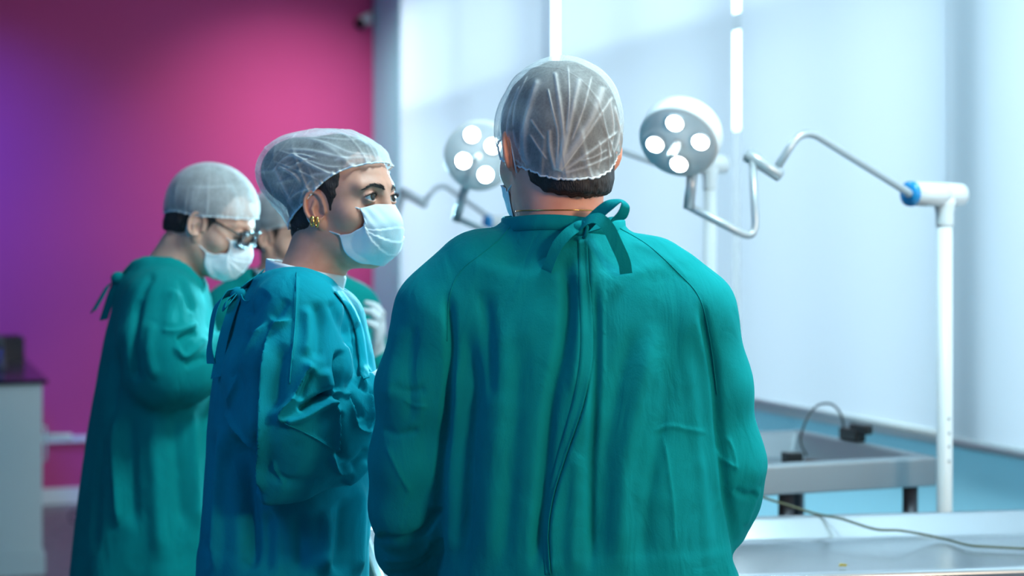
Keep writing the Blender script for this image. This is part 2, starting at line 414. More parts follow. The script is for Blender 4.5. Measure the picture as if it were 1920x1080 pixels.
# ------------------------------------------------------------------ heads
EYE = np.array([.0315, .0745, .0125])
def ear_sdf(p, deg=24, ey=.002):
    """ear on +x side; p has |x| already"""
    c = np.array([.071, ey, -.007], np.float32); q = p-c
    a = math.radians(deg); b = math.radians(12)
    # e1 forward along the ear, e2 up, e3 outward
    e1 = nz([-math.sin(a), math.cos(a), 0]); e3 = np.array([math.cos(a), math.sin(a), 0]); e2 = np.array([0, 0, 1.])
    e1, e2 = e1*math.cos(b)+e2*math.sin(b)*1.0, e2*math.cos(b)-e1*math.sin(b)
    L = np.stack([q@e1, q@e2, q@e3], -1).astype(np.float32)
    out = np.linalg.norm(L-np.array([-.006, 0, .004], np.float32), axis=1)-.036
    m = out < .03
    if not m.any(): return out+.004
    l = L[m]
    d = ell(l, (-.006, .004, .001), (.0155, .026, .0042))
    d = smin(d, ell(l, (-.001, -.025, .0015), (.0085, .0105, .0042)), .006)        # lobe
    rim = []
    for t in np.linspace(-.55, 1.33, 15)*PI:                                          # helix rim
        rim.append((-.006+.0165*math.cos(t+.0)*1.0, .006+.0255*math.sin(t), .0065, .0031))
    r = None
    for i in range(len(rim)-1):
        e = cone(l, rim[i][:3], rim[i+1][:3], rim[i][3], rim[i+1][3]); r = e if r is None else np.minimum(r, e)
    # rim runs from the front root over the top and down the back
    d = smin(d, r, .003)
    d = smin(d, chain(l, [(-.004,.014,.0045,.0026),(-.0105,.002,.0055,.003),(-.009,-.010,.005,.0026),(-.002,-.016,.005,.0026)], .002), .003)  # antihelix
    d = smax(d, -ell(l, (.0015, -.004, .0075), (.0085, .0105, .0075)), .004)       # concha
    d = smin(d, ell(l, (.0095, -.004, .005), (.0035, .0055, .0035)), .003)          # tragus
    res = out+.004; res[m] = d
    return res
def head_local(p, full=1.0, deg=24, ey=.002):
    ax = np.abs(p[:, 0]); q = np.stack([ax, p[:, 1], p[:, 2]], -1)
    d = ell(p, (0, -.012, .036), (.0735, .094, .085))
    d = smin(d, ell(p, (0, .020, -.003), (.0635, .0665, .09)), .03)
    d = smin(d, ell(p, (0, .030, -.058), (.0485*full, .050, .047)), .03)
    d = smin(d, sph(p, (0, .066, -.088), .0165), .025)
    d = smin(d, cone(q, (.050*full, -.004, -.042), (.030*full, .052, -.084), .019, .016), .022)
    d = smin(d, sph(q, (.044, .050, -.020), .0235), .02)
    d = smin(d, cone(q, (.010, .0825, .030), (.043, .067, .031), .0085, .008), .016)
    # eye sockets
    d = smax(d, -ell(q, (.0325, .0945, .0115), (.0175, .0155, .0125)), .013)
    # nose
    d = smin(d, cone(p, (0, .0855, .014), (0, .105*1.0, -.026), .0075, .0108), .013)
    d = smin(d, sph(q, (.0115, .094, -.029), .0082), .007)
    # lips
    d = smin(d, cone(q, (0, .086, -.054), (.019, .077, -.056), .0065, .004), .006)
    d = smin(d, cone(q, (0, .085, -.064), (.017, .077, -.061), .0070, .004), .006)
    # lids, opened as an almond
    lid = sph(q, EYE, .0142); m = lid < .03
    if m.any():
        dm = smin(d[m], lid[m], .0045)
        u = (q[m, 0]-EYE[0]); w = q[m, 2]-EYE[2]
        s = np.clip(1-(u/.0148)**2, -1, 1)
        up = .0066*s+.02*u*.25; lo = -.0052*s+.02*u*.25
        ap = np.maximum(np.maximum(w-up, lo-w)*.9, EYE[1]+.0035-q[m, 1])
        dm = smax(dm, -ap, .0012)
        # lid crease above the eye
        cr = np.abs(np.sqrt((u/1.15)**2+(w+.001)**2)-.0125); cr = np.where((w > .002) & (q[m, 1] > .078), cr, 1)
        dm = dm+.0008*np.exp(-(cr/.0012)**2)
        d[m] = dm
    d = smin(d, ear_sdf(q, deg, ey), .004)
    return d
class Head:
    def __init__(s, O, fx, fy, pitch=0, roll=0, k=1.0):
        f = nz([fx, fy, 0]); u = np.array([0,0,1.]); r = np.cross(f, u); c, sn = math.cos(pitch), math.sin(pitch)
        s.F = f*c-u*sn; s.U = u*c+f*sn; s.R = r
        if roll:
            s.R, s.U = s.R*math.cos(roll)+s.U*math.sin(roll), s.U*math.cos(roll)-s.R*math.sin(roll)
        s.O = np.asarray(O, float); s.k = k; s.M = np.stack([s.R, s.F, s.U], 1)
    def loc(s, P): return (((P-s.O)@s.M)/s.k).astype(np.float32)
    def wor(s, p): return s.O+s.k*(np.asarray(p, float)@s.M.T)
    kw = {}
    def sdf(s, P): return s.k*head_local(s.loc(P), **s.kw)

def scalp_region(p, front=.073, side=.034, burn=.014, nape=-.062, napey=-.02, wob=.0018):
    """negative where hair grows"""
    n = wob*(np.sin(p[:, 0]*260+p[:, 2]*120)*np.sin(p[:, 2]*310+p[:, 1]*170)+.8*np.sin(p[:, 0]*610+p[:, 1]*520))
    r1 = front-p[:, 2]+.25*np.abs(p[:, 0])-.0
    r2 = np.maximum(p[:, 1]-np.minimum(side+.18*(p[:, 2]-.02), side+.45*(p[:, 2]-.014)), -.012-p[:, 2])
    r3 = np.maximum(p[:, 1]-burn, -.018-p[:, 2])
    r4 = np.maximum(p[:, 1]-napey+.25*(p[:, 2]+.03), nape+4.5*p[:, 0]**2-p[:, 2])
    q = np.stack([np.abs(p[:, 0]), p[:, 1], p[:, 2]], -1)
    ear = ell(q, (.080, .0, -.008), (.030, .0215, .034))
    return smax(smin(smin(smin(r1, r2, .01), r3, .006), r4, .008)+n, -ear, .003)
def grid_sdf_local(fn, lo, hi, h):
    X, Y, Z = grid_for(lo, hi, h); return mesh_sdf(fn, X, Y, Z)
def make_hair(hd, parent, m, h=.0025, thick=.006, bun=None, **kw):
    def fn(p):
        base = head_noear(p)
        e = p[:, 0]*0
        reg = scalp_region(p, **kw)
        d = base-thick*np.clip(-reg/.016, .08, 1)*(1+.25*np.sin(p[:, 0]*150+p[:, 2]*40)*np.sin(p[:, 1]*130))
        if bun is not None: d = smin(d, ell(p, bun[0], bun[1]), .02)
        return smax(d, reg, .003)
    v, f = grid_sdf_local(fn, (-.12,-.21,-.13), (.12,.13,.18), h)
    v, f = largest(v, f)
    return mk('hair', hd.wor(v), f, m, parent)
def head_noear(p):
    d = ell(p, (0, -.012, .036), (.0735, .094, .085))
    d = smin(d, ell(p, (0, .020, -.003), (.0635, .0665, .09)), .03)
    d = smin(d, ell(p, (0, .030, -.058), (.0485, .050, .047)), .03)
    d = smin(d, cone(p, (0, -.04, -.03), (0, -.05, -.12), .052, .05), .03)
    return d
def make_cap(hd, parent, m, band, puff, bun=None, lines=None, s=None, px0=None, nf=300, nv=110, seed=0, wr=.0022, cross=26, ruffle=.0022):
    """bouffant cap: star-shaped sheer shell over the hair. band = (z0, slope, wave) of the elastic edge"""
    z0, sl = band[:2]; sx = band[2] if len(band) > 2 else 0
    n = nz([-sx, -sl, 1]); fwd = nz([0, 1, sl]); rgt = np.cross(fwd, n); O = np.array([0, -.022, z0-sl*.022])+n*.035
    ph = np.linspace(0, 2*PI, nf, endpoint=False)
    vv = np.linspace(0, 1, nv); rad0 = np.sin(ph)[:, None]*rgt+np.cos(ph)[:, None]*fwd
    def base(p):
        d = head_noear(p)-.007
        if bun is not None: d = smin(d, ell(p, bun[0], bun[1]), .035)
        return d
    def march(D):
        t = np.full(len(D), .26)
        for _ in range(40): t = t-.8*base((O+t[:, None]*D).astype(np.float32))
        return t
    e0 = np.full(nf, -.33)
    for _ in range(4):                                              # elastic edge lies in the band plane
        t = march(np.cos(e0)[:, None]*rad0+np.sin(e0)[:, None]*n); e0 = -np.arctan2(.035, np.maximum(t*np.cos(e0), .05))
    e0 = e0+.05*np.sin(ph*3+seed)*.5+.03*np.sin(ph*5+2*seed)*.5
    el = e0[None, :]+(PI/2-e0[None, :])*(vv**1.15)[:, None]
    D = np.cos(el)[..., None]*rad0[None]+np.sin(el)[..., None]*n
    D = D.reshape(-1, 3)
    t = march(D)
    V = np.repeat(vv, nf)
    PH = np.tile(ph, nv)
    r = np.random.default_rng(seed)
    pu = puff*(1-np.exp(-V/.10))
    fold = np.zeros(len(D)); wr_h = np.zeros(len(D))
    for _ in range(34):                                            # meridian pleats gathered by the elastic
        a = r.uniform(0, 2*PI); w = r.uniform(.02, .06); am = r.uniform(.4, 1)*wr; sk = r.uniform(-.5, .5); L = r.uniform(.25, .8)
        dd = (PH-a-sk*V+PI) % (2*PI)-PI; g = np.exp(-(dd/(w*(.5+V)))**2)*np.exp(-(V/L)**2)
        wr_h += am*g; fold += .22*g*(am/wr)
    for _ in range(cross):                                         # crosswise slack wrinkles
        a = r.uniform(0, 2*PI); v0 = r.uniform(.1, .8); w = r.uniform(.008, .022); am = r.uniform(.3, 1)*wr; sl2 = r.uniform(-.25, .25); L = r.uniform(.25, .8)
        dd = (PH-a+PI) % (2*PI)-PI; g = np.exp(-((V-v0-sl2*dd)/w)**2)*np.exp(-(dd/L)**2)
        wr_h += am*g*.8; fold += .20*g*(am/wr)
    ruf = ruffle*np.exp(-(V/.035)**2)*(.6*np.sin(PH*41+2.2*np.sin(PH*7))+.5*np.sin(PH*67+3*np.sin(PH*5+1))+.5*np.sin(PH*23+2*np.sin(PH*3)))
    fold += .30*np.exp(-(V/.05)**2)+.25*np.clip(ruf/max(ruffle,1e-6), 0, 1)
    T = t+pu+wr_h+ruf
    P = hd.wor(O+T[:, None]*D)
    if lines is not None:
        Q = np.stack([960+P[:, 0]*F/P[:, 1], HY-(P[:, 2]-H)*F/P[:, 1]], -1)
        # only the side of the cap turned to the viewer of the fold drawing
        facing = np.clip(-(P-hd.O)[:, 1]/.05, 0, 1)
        hgt = creases(Q, [l[:5] for l in lines])*facing
        P = P+(hd.wor(O+(T+1)[:, None]*D)-hd.wor(O+T[:, None]*D))*hgt[:, None]*.001
        for l in lines:
            if len(l) > 5:
                fold += facing*l[5]*creases(Q, [('r', l[1], l[2]*1.0, 1.0, l[4])])
    # close at the crown
    Fq = [(i*nf+j, i*nf+(j+1)%nf, (i+1)*nf+(j+1)%nf, (i+1)*nf+j) for i in range(nv-2) for j in range(nf)]
    P = np.vstack([P[:(nv-1)*nf], P[(nv-1)*nf:].mean(0)[None]]); fold = np.concatenate([fold[:(nv-1)*nf], fold[-1:]])
    Fq += [((nv-2)*nf+j, (nv-2)*nf+(j+1)%nf, (nv-1)*nf) for j in range(nf)]
    cap = mk('bouffant_cap', P, Fq, m, parent, attr=np.clip(fold, 0, .8))
    # elastic edge
    b = P[:nf]; b = np.vstack([b, b[:1], b[1:2]])
    mb = MB().tube(b, .0016, 6, cap=False); mk('elastic_edge', mb.v, mb.f, M['loop'], cap)
    return cap
MASKG = {0.0: [(0,.1045,.001),(.0,.1195,-.025),(0,.117,-.055),(0,.105,-.083),(0,.083,-.103)],
         0.5: [(.028,.090,.001),(.031,.102,-.026),(.035,.101,-.052),(.039,.089,-.078),(.040,.060,-.094)],
         0.8: [(.043,.082,-.003),(.046,.088,-.026),(.048,.086,-.046),(.051,.070,-.064),(.054,.044,-.077)],
         1.0: [(.054,.073,-.006),(.052,.081,-.021),(.051,.078,-.036),(.055,.058,-.045),(.058,.037,-.049)]}
def make_mask(hd, parent, earz=(.022, -.030), nu=60, nvv=60):
    us = [0, .5, .8, 1.0]; C = np.array([MASKG[u] for u in us])          # (4,5,3)
    full = np.concatenate([C[:0:-1]*np.array([-1,1,1]), C]); fu = np.array([-1,-.8,-.5,0,.5,.8,1])
    vc = np.stack([crom(full[i], nvv//4) for i in range(7)])              # (7,nv,3)
    from_u = np.linspace(-1, 1, nu+1); nv_ = vc.shape[1]
    G = np.zeros((nu+1, nv_, 3))
    s7 = np.linspace(-1, 1, 61)
    for j in range(nv_):
        cr = crom(vc[:, j], 10); uu = np.interp(np.linspace(0, 6, 61), np.arange(7), fu)
        for c in range(3): G[:, j, c] = np.interp(from_u, uu, cr[:, c])
    P = G.reshape(-1, 3); U = np.repeat(from_u, nv_); V = np.tile(np.linspace(0, 1, nv_), nu+1)
    c = np.array([0, .0, -.05]); nrm = P-c; nrm /= np.linalg.norm(nrm, axis=1)[:, None]
    au = np.abs(U)
    def pleat(v0, spread, a):
        vline = v0+(.46-v0)*np.clip((au-.15)/.85, 0, 1)                  # pleats run together at the sides
        x = (V-vline)/spread
        return a*(np.where(x > 0, np.exp(-x*1.2), -0.4*np.exp(x*3))*np.exp(-np.maximum(-x, 0)*1.5))*np.clip(au*2.2, .35, 1)
    h = pleat(.36, .10, .0022)+pleat(.56, .10, .0028)+pleat(.76, .12, .0022)
    h += .0012*np.sin(V*23+U*9)*np.sin(U*11)*np.clip(au, .2, 1)
    P = P+nrm*h[:, None]
    for _ in range(4):
        d = head_local(P.astype(np.float32)); e = .002
        g = np.stack([head_local((P+np.eye(3)[k]*e).astype(np.float32))-d for k in range(3)], -1)
        g /= np.linalg.norm(g, axis=1)[:, None]+1e-9
        P = P+g*np.clip(.0028-d, 0, .01)[:, None]
    nvn = nv_
    Fq = [(i*nvn+j, (i+1)*nvn+j, (i+1)*nvn+j+1, i*nvn+j+1) for i in range(nu) for j in range(nvn-1)]
    mk_ = mk('face_mask', hd.wor(P), Fq, M['mask'], parent, solid=.0012)
    G = P.reshape(nu+1, nvn, 3)
    for row, sg in ((nu, 1), (0, -1)):
        a, b = G[row, 1], G[row, nvn-2]
        pts = [a, (sg*.0675, .022, .010), (sg*.0745, .004, earz[0]), (sg*.081, -.014, earz[0]-.004), (sg*.080, -.020, -.008), (sg*.074, -.014, earz[1]), (sg*.0665, .000, earz[1]-.008), b]
        mb = MB().tube(hd.wor(crom(pts, 8)), .0013, 6); mk('ear_loop', mb.v, mb.f, M['loop'], mk_)
    return mk_
def make_eyes(hd, parent, gaze=(0, 1, 0)):
    for sg in (1, -1):
        c = EYE*np.array([sg, 1, 1]); g = nz(gaze); u = nz(np.cross(g, (0,0,1))); w = np.cross(u, g)
        V = []; Fc = []; idx = []; n = 26; k = 32
        for i in range(n+1):
            a = PI*i/n
            r = .0126 + (.0007*math.exp(-(a/.42)**4))
            for j in range(k):
                b = 2*PI*j/k; V.append(c+r*(math.cos(a)*g+math.sin(a)*(math.cos(b)*u+math.sin(b)*w)))
        for i in range(n):
            for j in range(k):
                Fc.append((i*k+j, (i+1)*k+j, (i+1)*k+(j+1)%k, i*k+(j+1)%k)); am = PI*(i+.5)/n
                idx.append(2 if am < .21 else 1 if am < .50 else 0)
        mk('eye', hd.wor(V), Fc, None, parent, mats=[M['eye_white'], M['iris'], M['pupil']], midx=idx)
        # lashes along the upper lid
        mb = MB(); r = random.Random(3)
        for t in np.linspace(-.95, .95, 34):
            uu = t*.0140; s = 1-(uu/.0148)**2; z = .0066*s+.005*uu
            y = math.sqrt(max(.0146**2-uu*uu-z*z, 1e-8))
            p0 = c+np.array([sg*uu, y-.0006, z+.0002]); out = np.array([sg*uu*22, .75+.2*r.random(), .35+.25*s])
            L = .0042+.0015*t+.001*r.random()
            p1 = p0+nz(out)*L*.55; p2 = p0+nz(out)*L+np.array([0, 0, .0017])
            mb.tube(hd.wor([p0, p1, p2]), [.00035, .00028, .00008], 5)
        mb.build('eyelash', M['hair'], parent)
        # dark wet line of the lid
        ln = [c+np.array([sg*t*.0143, math.sqrt(max(.0143**2-(t*.0143)**2-(.0066*(1-t*t*.93))**2, 1e-8)), .0066*(1-t*t*.93)+.005*t*.0143]) for t in np.linspace(-1, 1, 15)]
        MB().tube(hd.wor(ln), .00055, 6).build('lash_line', M['hair'], parent)
def make_brows(hd, parent):
    r = random.Random(5)
    for sg in (1, -1):
        mb = MB(); ctl = crom([(.010, .028), (.022, .0325), (.034, .0335), (.0465, .0275)], 12)
        P0 = []; D = []
        for i in range(150):
            t = r.random(); q = ctl[min(int(t*(len(ctl)-1)), len(ctl)-1)]; w = .0030*(1-.75*t**2)
            P0.append((q[0]+r.uniform(-.001, .001), .11, q[1]+r.uniform(-w, w)))
            D.append(nz((.9, -.05, .9-1.5*t+r.uniform(-.2, .2))))
        P0 = np.array(P0)
        for _ in range(30):
            d = head_local(P0.astype(np.float32)); P0[:, 1] -= d*.8
        for p, dd in zip(P0, D):
            L = r.uniform(.005, .0085); q = np.array([p, p+dd*L*.5+(0, .0009, 0), p+dd*L+(0, -.0006, 0)])
            q[:, 0] *= sg; q[:, 1] += .0003
            # follow the curve of the forehead
            q2 = q.copy(); q2[:, 0] = np.abs(q2[:, 0])
            d = head_local(q2.astype(np.float32)); q[:, 1] -= np.clip(d-.0008, -.01, .01)
            mb.tube(hd.wor(q), [.00034, .0003, .0001], 4)
        mb.build('eyebrow', M['hair'], parent)

# ------------------------------------------------------------------ hands
def hand_sdf(p, side=1, curl=.5):
    """wrist at origin, fingers along +y, palm faces -z, thumb on +x*side"""
    q = p*np.array([side, 1, 1], np.float32)
    d = ell(q, (0, .048, 0), (.039, .052, .0135))
    d = smin(d, cone(q, (0, -.03, 0), (0, .02, 0), .027, .025), .02)
    for i, (x, L, b) in enumerate([(.028, .068, .088), (.0095, .078, .095), (-.0095, .072, .091), (-.027, .056, .080)]):
        a = curl*(1+.12*i); y, z, ang = b, 0.0, -.12*curl
        pts = [(x*.95, y-.02, z, .0098)]
        for k, (l, rr) in enumerate(((.45, .0092), (.30, .0085), (.25, .0074))):
            ang -= a*(.75 if k == 0 else .95); y += L*l*math.cos(ang); z += L*l*math.sin(ang)
            pts.append((x*(1.02+.03*k), y, z, rr))
        d = smin(d, chain(q, pts, .004), .007)
    d = smin(d, chain(q, [(.022, .022, -.004, .014), (.046, .050, -.014, .0115), (.052, .074, -.024, .0100), (.046, .094, -.034, .0085)], .005), .010)
    return d
def make_glove(wrist, fwd, palm, side, parent, h=.003, m=None, curl=.5):
    f = nz(fwd); n = nz(np.asarray(palm)-f*np.dot(palm, f)); up = -n; x = np.cross(f, up)
    R = np.stack([x, f, up], 1)
    v, q = grid_sdf_local(lambda p: hand_sdf(p, side, curl), (-.085,-.07,-.11), (.085,.20,.05), h)
    v, q = largest(v, q)
    return mk('glove', np.asarray(wrist)+v@R.T, q, m or M['glove'], parent)

# ------------------------------------------------------------------ gowns
class Plane:
    """true sizes at one person's distance: photo pixels <-> metres in the upright plane through the person"""
    def __init__(s, sc): s.s = sc; s.Y = F/sc
    def p(s, px, py, dy=0.0, r=None):
        q = tuple(W(px, py, s.Y+dy))
        return q if r is None else (*q, r)
    def Q(s, P): return np.stack([960+P[:, 0]*F/P[:, 1], HY-(P[:, 2]-H)*F/P[:, 1]], -1)
def split_mesh(v, f, lab):
    out = []
    for k in np.unique(lab):
        ff = f[lab == k]; u, inv = np.unique(ff, return_inverse=True)
        out.append((k, u, inv.reshape(ff.shape)))
    return out
def set_normals(o, n):
    o.data.normals_split_custom_set_from_vertices([tuple(x) for x in n.tolist()])
def make_gown(pl, root, m, fn_torso, arms, hole, lines, lo, hi, h, sub, drape, cuffs=(), back_lines=(), smooth=1, k_arm=.045, sleeve_cut=0.004, sleeve_ids=None, fold_gain=1.45):
    def arm_d(P):
        return [chain(P, a, .03) for a in arms]
    def fn(P):
        d = fn_torso(P)
        for e in arm_d(P): d = smin(d, e, k_arm)
        d = smax(d, -chain(P, hole, .02), .008)
        for c in cuffs: d = smax(d, -cone(P, c[0], c[1], c[2], c[2]), .006)
        return d
    X, Y, Z = grid_for(lo, hi, h)
    v, f = mesh_sdf(fn, X, Y, Z)
    v, f = largest(v, f)
    v = smooth_mesh(v, f, smooth)
    for _ in range(sub): v, f = subdiv(v, f)
    n = vnormals(v, f)
    Q = pl.Q(v)
    if lines:
        front = np.clip((.35-n[:, 1])/.35, 0, 1)
        hh = creases(Q, lines)*front*fold_gain
        v = v+n*hh[:, None]*.001
    if back_lines:
        hh = creases(Q, back_lines)*np.clip((n[:, 1]+.1)/.3, 0, 1); v = v+n*hh[:, None]*.001
    z0, z1, amp, fr, cx, cy, seed = drape
    ang = np.arctan2(v[:, 1]-cy, v[:, 0]-cx); t = np.clip((z1-v[:, 2])/(z1-z0), 0, 1)**1.2
    r = np.random.default_rng(seed); w = np.zeros(len(v))
    for k in range(5):
        fq = fr*r.uniform(.5, 1.6); w += r.uniform(.4, 1)*np.cos(round(fq)*ang+r.uniform(0, 6)+1.5*np.sin(v[:, 2]*r.uniform(.6, 1.6)+r.uniform(0, 6)))
    w = np.sign(w)*np.abs(w)**.8
    v = v+n*np.array([1,1,.0])*(w*t*amp*.5)[:, None]
    # fine wrinkles in the cloth
    fine = np.zeros(len(v))
    for k in range(14):
        dv = nz(r.normal(size=3)*np.array([1, .6, .55])); fq = r.uniform(35, 120); fine += np.sin(v@dv*fq+r.uniform(0, 6)+2.2*np.sin(v@nz(r.normal(size=3))*fq*.35))/fq*40
    v = v+n*(fine*.00030)[:, None]
    n = vnormals(v, f)
    # sleeves are sewn on: their own parts, sharing the seam line
    c = v[f].mean(1).astype(np.float32); dt = fn_torso(c); lab = np.zeros(len(f), int)
    for i, e in enumerate(arm_d(c)):
        lab[(e+sleeve_cut < dt) & (e < .03)] = (sleeve_ids[i] if sleeve_ids else i+1)
    gown = None
    for k, u, ff in split_mesh(v, f, lab):
        nm = 'gown' if k == 0 else 'sleeve'
        o = mk(nm, v[u], ff, m, root if k == 0 else gown); set_normals(o, n[u])
        if k == 0: gown = o
    print('GOWN', v.min(0), v.max(0), len(v), len(f), gown.name)
    bvh = BVHTree.FromPolygons(v.tolist(), f.tolist())
    return gown, bvh, v, f, n
CAMP = np.array([0, 0, H])
def on_surface(bvh, px, py, lift=.0, Y0=None):
    """nearest cloth point in the viewing direction through photo pixel (px, py)"""
    d = nz([(px-960)/F, 1, -(py-HY)/F]); o = CAMP
    hit, nn, i, dist = bvh.ray_cast(Vector(o), Vector(d))
    if hit is None: return None
    return np.array(hit)+np.array(nn)*lift*(1 if nn.dot(Vector(d)) < 0 else -1)
def seam(bvh, pts, r, m, parent, name='seam', lift=.0004):
    P = [on_surface(bvh, *p, lift=lift) for p in crom(pts, 8)]; P = np.array([p for p in P if p is not None])
    if len(P) < 4: return None
    return MB().tube(P, r, 6).build(name, m, parent)
def strip(bvh, a, b, m, parent, name, lift=.0025, nn=5, th=.0012):
    """sewn band between two drawn lines, lying on the cloth"""
    A = crom(a, 10); B = crom(b, 10); k = min(len(A), len(B)); V = []; 
    for i in range(k):
        for j in range(nn):
            t = j/(nn-1); q = A[i]*(1-t)+B[i]*t; p = on_surface(bvh, q[0], q[1], lift*(.35+.65*math.sin(PI*min(max(1-t,.0)*.5+.5,1))) if False else lift*(1-.8*t))
            V.append(p if p is not None else (V[-1] if V else np.zeros(3)))
    Fc = [(i*nn+j, (i+1)*nn+j, (i+1)*nn+j+1, i*nn+j+1) for i in range(k-1) for j in range(nn-1)]
    return mk(name, V, Fc, m, parent, solid=th)

def body_mesh(name, hd, extra, root, m, hf, hc, lo, hi, nose=True):
    """one continuous skin surface: head, neck, trunk, arms and legs"""
    def fn(P):
        d = hd.sdf(P)
        for e, k in extra(P): d = smin(d, e, k)
        return d
    O = hd.O; e = .135*hd.k
    X = axis_coords(lo[0], hi[0], O[0]-e, O[0]+e, hf, hc); Y = axis_coords(lo[1], hi[1], O[1]-e, O[1]+e, hf, hc)
    Z = axis_coords(lo[2], hi[2], O[2]-.17*hd.k, O[2]+.14*hd.k, hf, hc)
    v, f = mesh_sdf(fn, X, Y, Z, slack=1.35)
    v, f = largest(v, f)
    return mk(name, v, f, m, root)
def standard_body(pl, cx, cy, zc, half, k_neck, arms, legs_dir=(1, 0), hip=.115):
    """trunk, legs and feet under the gown"""
    fx, fy = legs_dir; sx, sy = -fy, fx
    def extra(P):
        out = [(k_neck(P), .02)]
        out.append((ell(P, (cx, cy, zc-.13), (half*(abs(sx)*.80+abs(fx)*.52), half*(abs(sy)*.80+abs(fy)*.52), .17)), .05))
        out.append((ell(P, (cx, cy, zc-.40), (hip, hip*.9, .25)), .06))
        for s in (1, -1):
            hx, hy = cx+s*sx*.068, cy+s*sy*.068
            out.append((chain(P, [(hx, hy, zc-.55, .066), (hx, hy, .46, .055), (hx, hy, .09, .038), (hx+fx*.02, hy+fy*.02, .045, .036), (hx+fx*.15, hy+fy*.15, .032, .032)], .03), .03))
        for a in arms: out.append((chain(P, a, .02), .025))
        return out
    return extra
def shoe(root, hx, hy, fx, fy):
    p = np.array([(hx-fx*.06, hy-fy*.06, .045), (hx+fx*.02, hy+fy*.02, .05), (hx+fx*.12, hy+fy*.12, .042), (hx+fx*.185, hy+fy*.185, .034)])
    v, f = grid_sdf_local(lambda P: np.maximum(chain(P, [(*q, r) for q, r in zip(p.tolist(), (.046, .05, .046, .034))], .03), -P[:, 2]+.001), p.min(0)-.08, p.max(0)+.08, .006)
    return mk('shoe', v, f, M['white_paint'], root)
def shrink(a, dr): return [(x, y, z, max(r-dr, .026)) for x, y, z, r in a]

